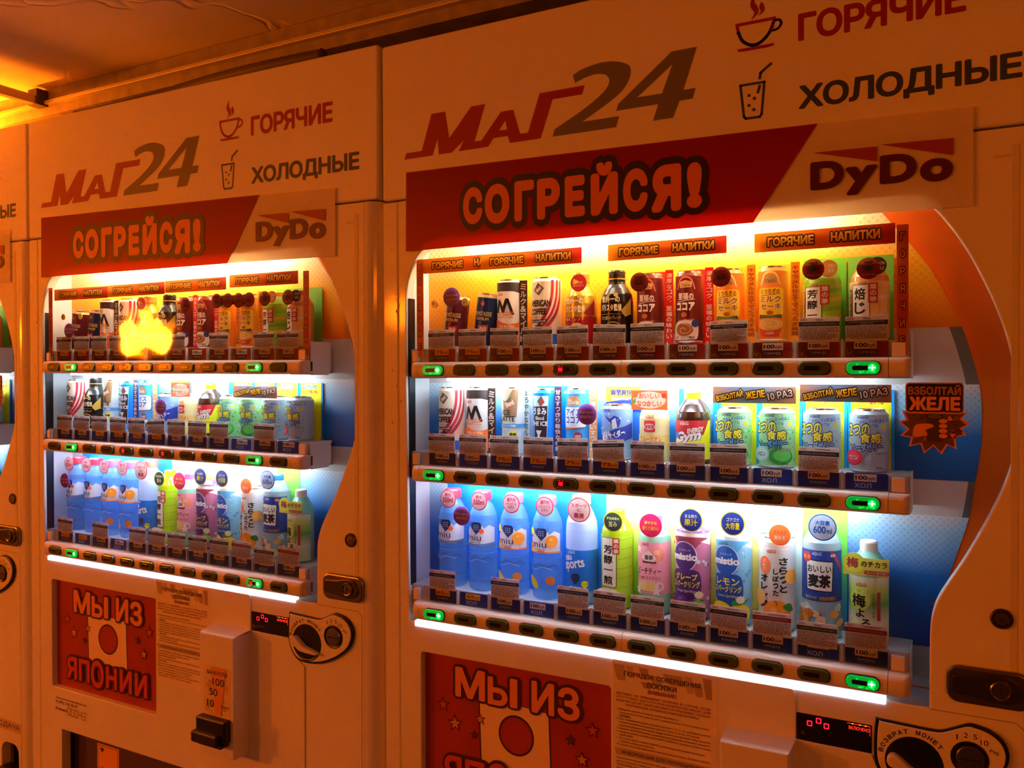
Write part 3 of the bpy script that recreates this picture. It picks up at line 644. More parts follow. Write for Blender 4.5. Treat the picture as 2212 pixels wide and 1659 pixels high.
# coin panel
CP = smooth_pts([(1.0835, .8040), (1.0900, .8062), (1.1400, .8048), (1.1804, .8040), (1.1990, .8100), (1.2264, .8235), (1.2400, .8245), (1.2618, .8190), (1.2800, .8060), (1.2890, .7850), (1.2850, .7600), (1.2681, .7358), (1.2295, .7091), (1.1835, .6912), (1.1366, .6860), (1.1050, .6940), (1.0836, .7247), (1.0806, .7640)], True, 3)
cpc = (sum(p[0] for p in CP) / len(CP), sum(p[1] for p in CP) / len(CP))
ins = [(cpc[0] + (x - cpc[0]) * .945, cpc[1] + (z - cpc[1]) * .92) for x, z in CP]
cp = MB(); cp.plate(CP, [], -.008, .002, .003, M_BLACK); cp.plate(ins, [], -.0110, -.004, .0016, M_DOOR)
CI = mp('coin_panel', cp, DOOR)
A = Art(); g = MB()
for i, ch in enumerate('ВОЗВРАТ МОНЕТ'):
    if ch == ' ': continue
    a = math.radians(166 - i * 10.4); u, v = 1.1450 + .0540 * math.cos(a), .7415 + .0540 * math.sin(a)
    A.T(ch, u - .0036, v - .0040, u + .0036, v + .0040, mat('33201a'), .03, rot=math.degrees(a) - 90)
for ch, u, v, w in (('1', 1.2117, .8010, .0012), ('2', 1.2247, .8060, .0032), ('5', 1.2387, .8060, .0032), ('10', 1.2522, .7985, .0058)):
    A.E(u, v, .0068, mat('efe4d4')); A.T(ch, u - w, v - .0045, u + w, v + .0045, mat('33201a'), .01)
A.T('РУБ', 1.2600, .7830, 1.2740, .7880, mat('33201a'), .01, rot=-18)
A.into(g, y=-.0110, de=.00003); mp('coin_lettering', g, CI)
dl = MB(); dl.lathe([(.0465, .008), (.0465, .0117), (.0440, .0121), (.0420, .0114)], M_BLACK, 32, (1.1456, 0, .7402), 'Y')
lev = smooth_pts([(1.1040, .7480), (1.1100, .7540), (1.1200, .7530), (1.1330, .7430), (1.1480, .7330), (1.1720, .7270), (1.1850, .7230), (1.1860, .7180), (1.1700, .7180), (1.1480, .7190), (1.1300, .7220), (1.1200, .7290), (1.1080, .7330), (1.1030, .7400)], True, 3)
dl.plate(lev, [], -.0280, -.010, .0040, M_RAIL); mp('return_lever', dl, CI)
cs = MB(); cs.lathe([(.0290, .008), (.0290, .0122), (.0268, .0128), (.0225, .0112)], M_BLACK, 28, (1.2305, 0, .7675), 'Y'); cs.lathe([(.0222, .009), (.0222, .0135), (.0205, .0150), (.001, .0158)], M_METAL, 28, (1.2320, 0, .7672), 'Y')
cs.box(1.2170, 1.2480, -.0166, -.0140, .7655, .7680, M_GAP); mp('coin_slot', cs, CI)
# lock, handle
lk = MB(); lk.lathe([(.0170, .0), (.0170, .0035), (.0150, .0052), (.0128, .0052), (.0122, .0035)], M_DARKM, 28, (1.2770, 0, 1.0090), 'Y'); lk.lathe([(.0122, .0034), (.0110, .0046), (.001, .0050)], M_METAL, 24, (1.2770, 0, 1.0090), 'Y'); lk.box(1.2730, 1.2810, -.0056, -.0048, 1.0083, 1.0097, M_GAP)
mp('key_lock', lk, DOOR)
hd = MB(); hd.plate(rrect(1.1950, .8590, 1.3190, .9225, .020, 7), [], -.010, .002, .0040, M_METAL); HI = mp('door_handle', hd, DOOR)
lv = MB(); lv.plate(smooth_pts([(1.2030, .8930), (1.2080, .9060), (1.2400, .9080), (1.2700, .9140), (1.2920, .9120), (1.3060, .8980), (1.3060, .8820), (1.2920, .8700), (1.2700, .8680), (1.2400, .8740), (1.2080, .8770), (1.2030, .8840)], True, 3), [], -.0135, -.008, .0016, M_DARKM)
lv.lathe([(.0165, .0130), (.0165, .0165), (.0145, .0180), (.0125, .0175), (.0118, .0155), (.001, .0158)], M_METAL, 26, (1.2760, 0, .8910), 'Y'); lv.box(1.2750, 1.2770, -.0166, -.0150, .8850, .8970, M_GAP)
mp('handle_lever', lv, HI)
# coin tray panel lines, flap, change tray
gl = MB()
for (x0, z0, x1, z1) in ((1.1690, .8362, 1.2980, .8372), (1.3100, .079, 1.3110, .8260)): gl.box(x0, x1, -.0003, .0006, z0, z1, mat('6a5a4a', .6))
gl.add([(1.2980, -.0003, .8362), (1.2980, -.0003, .8372), (1.3112, -.0003, .8260), (1.3100, -.0003, .8255)], [(0, 1, 2, 3)], mat('6a5a4a', .6)); mp('panel_seam', gl, DOOR)
fl = MB(); fl.box(.140, .910, .045, .050, .12, .33, mat('5a4238', .25, 0, .5)); fl.box(.140, .146, .0305, .045, .12, .33, M_BLACK); A = Art()
A.P([(.2560, .2760), (.3560, .2760), (.3560, .2000), (.2560, .2000)], mat('f0a832')); A.P([(.2600, .2720), (.3520, .2720), (.3520, .2040), (.2600, .2040)], mat('7a4a20')); A.P([(.2620, .2700), (.3500, .2700), (.3500, .2060), (.2620, .2060)], mat('f0a832')); A.P([(.2680, .2640), (.2900, .2640), (.2790, .2500)], mat('3a2418'))
A.into(fl, y=.045); mp('dispensing_flap', fl, DOOR, None, 'dark dispensing flap with a yellow warning label')
ct = MB(); ct.box(1.195, 1.305, .045, .05, .09, .225, M_DARKM); ct.plate(rrect(1.2000, .0950, 1.3000, .1350, .012), [], -.012, .03, .004, M_DARKM); A = Art()
A.R(1.180, .255, 1.313, .288, mat('cdb79c')); A.T('СДАЧА', 1.192, .261, 1.302, .281, mat('4a2420'), .01); A.into(ct, y=0); mp('change_tray', ct, DOOR)
# faint wear marks on the edges
wm = MB(); A = Art()
for i in range(16):
    u, v = random.uniform(.020, .060), random.uniform(1.30, 1.80); A.P([(u + random.uniform(-.002, .002), v + dv) for dv in (0, .004, .009)] + [(u + .0018, v + .005)], mat('8a7660', .7))
A.into(wm, y=-.0001, de=.00001); mp('wear_mark', wm, DOOR)

MACHINES = {}
STATE = {'R': {(0, 0): 'g', (0, 4): 'r', (0, 11): 'g', (1, 0): 'g', (1, 4): 'r', (1, 11): 'g', (2, 0): 'g', (2, 11): 'g'},
         'L': {(0, 1): 'g', (0, 4): 'r', (0, 10): 'g', (1, 1): 'g', (1, 4): 'r', (1, 6): 'r', (1, 10): 'g', (2, 1): 'g', (2, 10): 'gr'}, 'E': {(0, 0): 'g'}}
MLBL = {'R': 'white drinks vending machine nearer the camera, with the jelly star sticker in its window', 'L': 'white drinks vending machine with printed number 00043 under its red poster', 'E': 'vending machine cut off by the picture edge, only its lock side showing'}
for k in ('R', 'L', 'E'):
    root = empty('vending_machine', MACH[k][0]); tag(root, MLBL[k], 'vending machine', 'row of vending machines'); made = []
    for name, me, par, mw, lb in PARTS:
        if name == 'button':
            st = STATE[k].get(tuple(int(q) for q in lb[1:].split('_')), ''); me = BTN[st]; lb = {'g': 'glowing green', 'r': 'glowing red', 'gr': 'glowing red and green'}.get(st)
        if k == 'E' and name == 'poster': pass
        o = obj(name, me, root if par is None else made[par], mw)
        if lb: o['label'] = lb
        if name == 'wear_mark': o['kind'] = 'stuff'
        made.append(o)
    MACHINES[k] = root

# ================================================================ BANNERS
def banner_meshes(top_drop=.004):
    sh = MB(); X0, X1 = .0620, 1.2325; Z0a, Z1a = 1.7240, 1.8850; Z0b, Z1b = 1.6960, 1.8610
    f = lambda t: ((Z0a + (Z0b - Z0a) * t), (Z1a + (Z1b - Z1a) * t))
    return sh, f
mR = gradient('banner_red', [(0, 'c01408'), (1, '9c0c08')], 'Z', 1.70, 1.88, .35, None, .35); mW = gradient('banner_white', [(0, 'f0e6dc'), (1, 'f0e6dc')], 'Z', 1.70, 1.88, .35, None, .35)
INK = mat('2b1510', .4); LETR = mat('d87848', .4)
def make_banner():
    sh = MB(); xs = [.0720 + (1.2325 - .0720) * i / 24 for i in range(25)]
    zb = lambda x: 1.7085 - .0035 * (x - .07) / 1.16 - .008 * max(0, (x - .9)) ; zt = lambda x: 1.8920 - .020 * (x - .07) / 1.16 - .006 * max(0, x - .9)
    ye = lambda x: -.0035 - .002 * math.sin(x * 7)
    cut = lambda z: .8700 + (z - zb(.87)) / (zt(.98) - zb(.87)) * .1130
    for a, b in zip(xs, xs[1:]):
        nz = 6
        for j in range(nz):
            q = [(x, zb(x) + (zt(x) - zb(x)) * (j + t) / nz) for x, t in ((a, 0), (b, 0), (b, 1), (a, 1))]
            xm = sum(p[0] for p in q) / 4; zm = sum(p[1] for p in q) / 4
            sh.add([(x, ye(x), z) for x, z in q], [(0, 1, 2, 3)], mW, True)
    A = Art(); A.P([(.0722, zb(.07))] + [(x, zb(x)) for x in xs if .08 < x < .86] + [(.8690, zb(.87))] + [(.9840, zt(.98))] + [(x, zt(x)) for x in xs[::-1] if .08 < x < .97] + [(.0745, zt(.07))], mR)
    bx = [(.2300, 1.7560, .2800, 1.8380), (.2860, 1.7520, .3480, 1.8390), (.3600, 1.7520, .4080, 1.8390), (.4150, 1.7510, .4690, 1.8380), (.4800, 1.7500, .5260, 1.8360), (.5390, 1.7480, .5990, 1.8560), (.6100, 1.7480, .6620, 1.8350), (.6700, 1.7420, .7310, 1.8350), (.7420, 1.7440, .7720, 1.8330)]
    for ch, q in zip('СОГРЕЙСЯ!', bx): A.T(ch, *q, INK, .07, INK, .0135, res=3)
    for ch, q in zip('СОГРЕЙСЯ!', bx): A.T(ch, *q, LETR, .07, res=3)
    DR_ = mat('560812', .4); A.P([(.9763, 1.8235), (1.0841, 1.8210), (1.0841, 1.7950)], mat('9a3222')); A.P([(1.0890, 1.8235), (1.2029, 1.8200), (1.2025, 1.7910)], mat('9a3222'))
    A.T('D', .9720, 1.7550, 1.0295, 1.8060, DR_, .05); A.T('y', 1.0320, 1.7395, 1.0845, 1.7900, DR_, .05); A.T('D', 1.0885, 1.7535, 1.1475, 1.8040, DR_, .05); A.T('o', 1.1520, 1.7490, 1.2030, 1.7890, DR_, .05)
    return sh, A
sh, A = make_banner(); bsh = sh.mesh('banner_sheet'); g = MB(); A.into(g, y=-.0056, de=.00006); bpr = g.mesh('banner_print')
for k, lb, dx in (('R', 'red and white paper banner СОГРЕЙСЯ over the window of the nearer machine', 0), ('L', 'red and white paper banner СОГРЕЙСЯ over the window of machine 00043', 0), ('E', 'banner end on the cropped end machine', .045)):
    r_ = empty('banner', MACH[k][0] @ Matrix.Translation((dx, 0, 0))); tag(r_, lb, 'banner', 'banners over the windows')
    obj('sheet', bsh, r_); obj('lettering', bpr, r_)

# ================================================================ STRIP SIGNS, STICKERS
GY = gradient('strip_orange', [(0, 'f09010'), (.5, 'e8640c'), (1, 'c82418')], 'X', -.12, .12); VINK = mat('3a1410'); VY = mat('ffb428')
VSTR = gradient('vstrip', [(0, 'e88a10'), (.22, 'd86010'), (.3, 'c83810'), (1, 'd85a14')], 'Z', -.115, .115)
_s = {}
def hot_strip(k, x0, x1, z0, z1, label, y=.010):
    key = round(x1 - x0, 3), round(z1 - z0, 3)
    if key not in _s:
        w, h = (x1 - x0) / 2, (z1 - z0) / 2; m_ = MB(); m_.plate(rrect(-w, -h, w, h, .002), [], -.0004, .0004, .0001, GY); A = Art()
        A.T('ГОРЯЧИЕ', -w * .80, -h * .48, -w * .12, h * .48, VY, .05, VINK, .0024); A.T('НАПИТКИ', w * .12, -h * .42, w * .80, h * .55, VY, .05, VINK, .0024)
        A.into(m_, y=-.0004, de=.00003); _s[key] = m_.mesh('hot_drinks_strip')
    o = obj('hot_drinks_strip', _s[key]); o.matrix_world = MACH[k][0] @ Matrix.Translation(((x0 + x1) / 2, y, (z0 + z1) / 2)); tag(o, label, 'sign', 'orange hot drinks strips')
    return o
hot_strip('R', .1100, .3560, 1.6555, 1.6895, 'dark-overlapped orange strip ГОРЯЧИЕ НАПИТКИ, first from the hinge side, jelly-star machine', .0112)
hot_strip('R', .2650, .5110, 1.6546, 1.6886, 'orange strip ГОРЯЧИЕ НАПИТКИ overlapping the first, jelly-star machine', .0100)
hot_strip('R', .5700, .8154, 1.6545, 1.6885, 'middle orange strip ГОРЯЧИЕ НАПИТКИ above the cocoa cans, jelly-star machine')
hot_strip('R', .8680, 1.1127, 1.6510, 1.6870, 'orange strip ГОРЯЧИЕ НАПИТКИ above the tea bottles, jelly-star machine')
hot_strip('L', .1132, .3640, 1.6355, 1.6700, 'orange strip ГОРЯЧИЕ НАПИТКИ above the small tilted cans, machine 00043')
hot_strip('L', .3646, .6085, 1.6370, 1.6715, 'orange strip ГОРЯЧИЕ НАПИТКИ above the bottle cans, machine 00043')
hot_strip('L', .6100, .8475, 1.6390, 1.6730, 'orange strip ГОРЯЧИЕ НАПИТКИ above the cocoa cans, machine 00043')
hot_strip('L', .8600, 1.1003, 1.6430, 1.6765, 'orange strip ГОРЯЧИЕ НАПИТКИ above the tea bottles, machine 00043')
v_ = MB(); v_.plate(rrect(-.0095, -.115, .0095, .115, .001), [], -.0004, .0004, .0001, VSTR); A = Art()
for i, ch in enumerate('ГОРЯЧИЕ'): z = .094 - i * .0305; A.T(ch, -.0040, z - .0070, .0040, z + .0070, mat('e87a18'), .03, VINK, .0016)
A.into(v_, y=-.0004, de=.00003); vme = v_.mesh('vertical_strip')
for k, x, z, lb in (('R', .1020, 1.5745, 'vertical strip of orange letters at the hinge side of the window, jelly-star machine'), ('R', 1.1245, 1.5680, 'vertical strip of letters beside the roasted tea bottle, jelly-star machine'), ('L', .0965, 1.5610, 'vertical strip of letters at the hinge side of the window, machine 00043'), ('L', 1.1280, 1.5590, 'vertical strip of letters beside the roasted tea bottle, machine 00043')):
    o = obj('vertical_strip', vme); o.matrix_world = MACH[k][0] @ Matrix.Translation((x, .0085, z)); tag(o, lb.replace('ГОРЯЧЕЕ letters', 'of orange letters'), 'sign', 'vertical letter strips')
jm = gradient('jelly_sign', [(0, 'a86a48'), (.35, '6b7890'), (.6, '7a7c8c'), (1, 'b87a52')], 'X', -.078, .078)
j = MB(); j.plate(rrect(-.078, -.0160, .078, .0160, .001), [], -.0004, .0004, .0001, jm); A = Art()
A.T('ВЗБОЛТАЙ', -.0720, -.0080, -.0200, .0060, mat('ffc020'), .03, INK, .0020, rot=12, shear=0); A.T('ЖЕЛЕ', -.0150, -.0060, .0210, .0080, mat('ffb010'), .04, INK, .0020, rot=8); A.T('10 РАЗ', .0260, -.0060, .0720, .0080, mat('f0d8c0'), .03, INK, .0020, rot=10)
A.into(j, y=-.0004, de=.00003); jme = j.mesh('jelly_sign')
for k, x, z, lb in (('R', .8660, 1.3798, 'dark sign ВЗБОЛТАЙ ЖЕЛЕ above the green jelly cans, jelly-star machine'), ('R', 1.0290, 1.3845, 'dark sign ВЗБОЛТАЙ ЖЕЛЕ above the white jelly cans, jelly-star machine'), ('L', .9480, 1.3655, 'single dark sign ВЗБОЛТАЙ ЖЕЛЕ above the jelly cans, machine 00043')):
    o = obj('shake_sign', jme); o.matrix_world = MACH[k][0] @ Matrix.Translation((x, .0125, z)); tag(o, lb, 'sign', 'shake the jelly signs')
def disc(name, key, r, paint, places, cat='sticker', group=None, y=.0070):
    m_ = MB(); m_.lathe([(r, -.0004), (r, .0003), (r - .0003, .0005)], paint[0], 32, (0, 0, 0), 'Y', False); A = Art(); paint[1](A, r); A.into(m_, y=-.0005, de=.00003)
    me = m_.mesh(name)
    for k, x, z, lb in places:
        o = obj(name, me); o.matrix_world = MACH[k][0] @ Matrix.Translation((x, y, z)); tag(o, lb, cat, group)
def p_purple(A, r):
    A.E(0, 0, r * .99, '9658b4'); A.T('Выгодно', -r * .74, r * .02, r * .74, r * .36, 'f0e0f4', .02); A.T('вкусно!', -r * .64, -r * .44, r * .64, -r * .06, 'f0e0f4', .02)
disc('purple_sticker', 'p', .0222, (mat('7a3f96'), p_purple), (('R', .1895, 1.5975, 'round purple sticker Выгодно вкусно on the maroon tilted can, jelly-star machine'), ('R', .5232, 1.3363, 'round purple sticker Выгодно вкусно beside the iced cocoa can, jelly-star machine'), ('R', .2141, 1.0985, 'round purple sticker Выгодно вкусно between the two water bottles, jelly-star machine'),
    ('L', .1874, 1.5420, 'round purple sticker Выгодно вкусно on the maroon tilted can, machine 00043'), ('L', .5933, 1.3187, 'round purple sticker Выгодно вкусно on the cider can, machine 00043'), ('L', .1632, 1.0826, 'round purple sticker Выгодно вкусно before the first water bottle, machine 00043')), group='purple round stickers')
def p_dess(A, r):
    A.E(0, 0, r * .98, '8c241a', n=32); A.T('ДЕСЕРТ', -r * .62, r * .36, r * .62, r * .66, '2a0c08', .02); A.E(0, -.02 * r, r * .34, '2a0c08', r * .20); A.E(0, .02 * r, r * .24, '8c4028', r * .10)
    A.T('молочный\nшоколад', -r * .5, -r * .74, r * .5, -r * .36, 'b86848', .02)
def p_tea(A, r):
    A.E(0, 0, r * .98, '8c1a12', n=32); A.P([(x, z) for x, z in circ(0, 0, r * .97, n=32) if z > r * .25], 'a8582c'); A.T('ЧАЙ', -r * .36, r * .40, r * .36, r * .76, '2a0c08', .03)
    A.E(0, 0, r * .32, '2c4a22', r * .24); A.L([(-r * .3, .05 * r), (-r * .5, r * .22)], r * .10, '2c4a22'); A.L(circ(r * .34, 0, r * .14, n=10), r * .08, '2c4a22', True); A.T('ЗЕЛЕНЫЙ ЧАЙ', -r * .56, -r * .66, r * .56, -r * .44, 'c88058', .02)
disc('dessert_sticker', 'd', .0196, (mat('7c1c14'), p_dess), (('R', .6391, 1.6076, 'dark red round sticker ДЕСЕРТ on the first cocoa can, jelly-star machine'), ('R', .8048, 1.6090, 'dark red round sticker ДЕСЕРТ on the first caramel shake can, jelly-star machine'),
    ('L', .6950, 1.6031, 'dark red round sticker ДЕСЕРТ alone on the cocoa can, machine 00043'), ('L', .8148, 1.6091, 'first of four ДЕСЕРТ stickers on a dark bar, machine 00043'), ('L', .8566, 1.6090, 'second of four ДЕСЕРТ stickers on a dark bar, machine 00043'), ('L', .8962, 1.6080, 'third of four ДЕСЕРТ stickers on a dark bar, machine 00043'), ('L', .9338, 1.6086, 'last and brightest of four ДЕСЕРТ stickers on a dark bar, machine 00043')), group='round dessert stickers')
disc('tea_sticker', 't', .0195, (mat('8c1a12'), p_tea), (('R', .9751, 1.6131, 'red round sticker ЧАЙ on the green tea bottle, jelly-star machine'), ('R', 1.0687, 1.6088, 'red round sticker ЧАЙ on the roasted tea bottle, jelly-star machine'), ('L', .9893, 1.6095, 'red round sticker ЧАЙ on the green tea bottle, machine 00043'), ('L', 1.0686, 1.6096, 'red round sticker ЧАЙ on the roasted tea bottle, machine 00043')), group='round tea stickers')
o = obj('sticker_bar', MB().plate(rrect(.8100, 1.5980, .9350, 1.6230, .001), [], .0088, .0096, .0002, mat('3a2a24'))); o.matrix_world = ML; tag(o, 'dark bar behind the four ДЕСЕРТ stickers in machine 00043', 'sticker')
# star sticker with hands shaking a can
ss = MB(); st_ = []
sp_pts = [(1.1184, 1.3359), (1.1310, 1.3400), (1.1240, 1.3560), (1.1320, 1.3540), (1.2180, 1.3540), (1.2266, 1.3551), (1.2180, 1.3440), (1.2295, 1.3340), (1.2180, 1.3270), (1.2245, 1.3150), (1.2080, 1.3110), (1.2094, 1.2902), (1.1960, 1.2975), (1.1867, 1.2805), (1.1740, 1.2950), (1.1593, 1.2806), (1.1540, 1.2975), (1.1354, 1.2923), (1.1390, 1.3080), (1.1215, 1.3110), (1.1330, 1.3230)]
ss.plate(sp_pts, [], -.0005, .0004, .0001, mat('e8a080')); ss.plate(rrect(1.1300, 1.3520, 1.2200, 1.4045, .006), [], -.0004, .0004, .0001, mat('c87c54'))
A = Art(); cx, cz = 1.1740, 1.3210
A.R(1.1320, 1.3540, 1.2180, 1.4025, INK, .005); A.P([(cx + (x - cx) * .90, cz + (z - cz) * .90) for x, z in sp_pts], '6b4a1c')
for i in range(14): u, v = cx + random.uniform(-.034, .034), cz + random.uniform(-.022, .022); A.P([(u, v), (u + .012, v + .004), (u + .005, v + .010)], random.choice(('8a5a18', '5a3c14', 'a86a1c')))
A.R(1.1640, 1.3020, 1.1880, 1.3460, '4a3a34', .004); A.E(1.1760, 1.3460, .0125, '6a5a50', .0045); A.L(circ(1.1760, 1.3460, .0125, .0045, 20), .0010, INK, True)
A.P(smooth_pts([(1.1420, 1.3100), (1.1450, 1.3290), (1.1560, 1.3330), (1.1700, 1.3330), (1.1740, 1.3280), (1.1620, 1.3220), (1.1650, 1.3140), (1.1560, 1.3110)]), 'e89868')
for i in range(4): A.E(1.1890, 1.3380 - i * .0085, .0078, INK, .0050); A.E(1.1890, 1.3380 - i * .0085, .0068, 'e89868', .0040)
A.L(smooth_pts([(1.2000, 1.3400), (1.2050, 1.3290), (1.2040, 1.3160)], False), .0035, 'e8901c'); A.P([(1.1950, 1.3400), (1.2050, 1.3400), (1.1985, 1.3480)], 'e8901c'); A.P([(1.1990, 1.3170), (1.2090, 1.3170), (1.2030, 1.3090)], 'e8901c')
A.T('ВЗБОЛТАЙ', 1.1340, 1.3830, 1.2160, 1.4010, 'b08050', .04, INK, .0022); A.T('ЖЕЛЕ', 1.1360, 1.3560, 1.2150, 1.3800, 'f0a03c', .05, INK, .0026)
A.into(ss, y=-.0005, de=.00004); sme = ss.mesh('star_sticker')
for k, lb in (('R', 'star-shaped sticker of hands shaking a can on the window of the nearer machine'), ('E', 'star-shaped sticker on the window of the cropped end machine')):
    o = obj('star_sticker', sme); o.matrix_world = MACH[k][0] @ Matrix.Translation((0, .002, 0)); tag(o, lb, 'sticker', 'jelly star stickers')

# ================================================================ DRINKS
PD = {}
def can_body(r, h, colr, top='c9cbce', neck=.0035, rough=.28):
    mt = colr if not isinstance(colr, str) else mat(colr, rough, .15)
    return MB().lathe([(r - .004, 0, M_SILVER), (r - .001, .0025, M_SILVER), (r, .006, mt), (r, h - .010, mt), (r - neck, h - .0035, M_SILVER), (r - neck - .0003, h, M_SILVER), (r - neck - .0018, h, M_SILVER), (r - neck - .0022, h - .003, M_SILVER), (.001, h - .003, M_SILVER)], mt, 30)
def art_part(A, r=None, y=0.): m_ = MB(); A.into(m_, r, 0, y); return m_
def dydo(A, u, v, w, col='b01818', c2=None):
    c2 = c2 or col
    A.T('DyDo', u - w / 2, v - w * .17, u + w / 2, v + w * .14, col, .04, res=1); A.P([(u - w * .46, v + w * .24), (u - .02 * w, v + w * .24), (u - .02 * w, v + w * .14)], c2); A.P([(u + .02 * w, v + w * .24), (u + w * .48, v + w * .24), (u + w * .48, v + w * .14)], c2); return A
def side_card(u, w, h, colr, txt, tcol, y=-.026):
    m_ = MB(); m_.box(u - w / 2, u + w / 2, y, y + .0012, .001, h, mat(colr, .35)); A = Art(); A.VT(txt, u, .012, h - .006, w * .9, mat(tcol), .02); A.into(m_, y=y); return m_
def back_card(w, h, mt, y=.0405, u=0): return MB().box(u - w / 2, u + w / 2, y, y + .001, .0, h, mt)
def reg(key, parts): PD[key] = [(n_, p.mesh(n_) if isinstance(p, MB) else p, lb) for n_, p, lb in [q if len(q) == 3 else q + (None,) for q in parts]]
# -- tilted small cans
for key, colr, tcol in (('demi_m', '5a1420', 'd8b070'), ('demi_n', '122a5c', 'd8c070')):
    r, h = .0265, .122; b = can_body(r, h, 'e8d08a', neck=.001); b.lathe([(r + .0002, .004), (r + .0002, h - .010)], mat(colr, .3, .2), 30)
    A = Art(); A.P([(-.006, .098), (0, .105), (.006, .098), (0, .091)], 'a84420'); A.T('DEMITASSE', -.0235, .070, .0235, .080, tcol, .02); A.T('PREMIUM', -.017, .060, .017, .067, tcol, .02); A.T('デミタスコーヒー', -.018, .030, .018, .036, tcol, 0, res=1)
    for q in range(3): A.E(-.004, .054 - q * .006, .0012, tcol, n=8)
    a = art_part(A, r + .0003); rot = Matrix.Translation((.004, 0, .0042)) @ Matrix.Rotation(math.radians(7), 4, 'Y')
    m_ = MB().lathe([(.0095, -.001), (.0095, .001), (.0088, .0014)], mat('d9b84e', .35, .3), 24, (-.0290, -.0300, .1060), 'Y'); A = Art(); A.L(circ(-.0290, .1060, .0078, n=20), .0008, '8a6a1c', True); A.T('№1', -.0335, .1020, -.0245, .1095, '8a6a1c', .02); A.into(m_, y=-.0314)
    f_ = MB().box(.0080, .0330, -.0345, -.0338, .0380, .0520, mat('b81420', .4)); A = Art(); A.T('進化!', .0110, .0405, .0300, .0495, 'f0dcd0', .02); A.into(f_, y=-.0345)
    reg(key, [('body', b.mesh('body', rot), None), ('label', a.mesh('label', rot), None), ('medal', m_, 'gold round medal'), ('flag', f_, 'small red flag card')])
# -- M coffee
r, h = .0305, .153; b = can_body(r, h, 'f2eeea'); A = Art()
A.R(-.046, .126, .046, .146, '30201c'); A.P([(-.046, .126), (.046, .126), (.046, .120), (.02, .126)], '30201c'); dydo(A, -.012, .118, .017)
A.P([(-.0250, .080), (-.0170, .078), (-.0120, .097), (-.0060, .078), (0, .078), (.0070, .100), (.0160, .073), (.0230, .074), (.0100, .110), (.0030, .110), (-.0040, .092), (-.0110, .108), (-.0170, .108)], '14100e')
A.T('COFFEE', -.020, .066, .022, .080, 'e06a34', .0, shear=.3); A.P([(-.046, .006), (.046, .006), (.046, .060), (.030, .055), (.012, .052), (-.004, .056), (-.020, .063), (-.046, .064)], 'e8641c'); A.T('Milk & Mild', -.016, .045, .022, .051, 'f4d8c0', .02); A.R(-.018, .030, .018, .042, '6a2c1c', .002); A.T('КОФЕ', -.010, .032, .014, .039, 'e8b890', .02)
reg('mcoffee', [('body', b), ('label', art_part(A, r)), ('side_card', side_card(.0385, .0195, .150, '2a1a18', 'ミルク&マイルド', 'd8d0c8', -.012), 'dark side card with vertical lettering')])
# -- American coffee
r, h = .0330, .153; b = can_body(r, h, 'ecdfc8'); A = Art()
for u0, w in ((.012, .0065), (.024, .0050), (.034, .0065)):
    A.P(smooth_pts([(u0 + .012, .146), (u0 + .010, .110), (u0 - .002, .075), (u0 - .025, .045), (u0 - .045, .025)], False) + smooth_pts([(u0 - .045 + w, .018), (u0 - .025 + w, .040), (u0 - .002 + w, .072), (u0 + .010 + w, .110), (u0 + .012 + w, .146)], False), 'a8182c')
A.P([(-.040, .006), (-.005, .006), (.010, .040), (-.002, .052), (-.024, .030), (-.040, .020)], '2a1c14')
A.P([(-.006, .140), (.008, .128), (-.004, .112), (-.018, .124)], '2a4a34'); A.P([(-.006, .134), (.004, .126), (-.005, .117), (-.014, .125)], '9a2a20'); A.T('Blend', -.012, .122, .002, .130, 'f0e0c8', .02, rot=40)
A.T('AMERICAN', -.0300, .088, .0220, .103, '241a14', .05); A.T('COFFEE', -.0290, .070, .0140, .084, '241a14', .05); A.T('アメリカンコーヒー', -.022, .062, .010, .067, '241a14', .02, res=1); A.R(-.028, .053, .014, .060, '1c2a4a'); A.T('Drain roast & milk', -.026, .0545, .012, .0590, 'e8e0d0', .02, res=1)
for u, v, q in ((-.026, .040, .006), (-.012, .046, .003), (.026, .062, .003), (.020, .034, .003)): A.P(star(u, v, q), '24407c')
A.R(-.0495, .006, -.030, .018, '1c4cb0'); A.R(.016, .006, .0495, .028, '1c58c0')
reg('amer', [('body', b), ('label', art_part(A, r))])
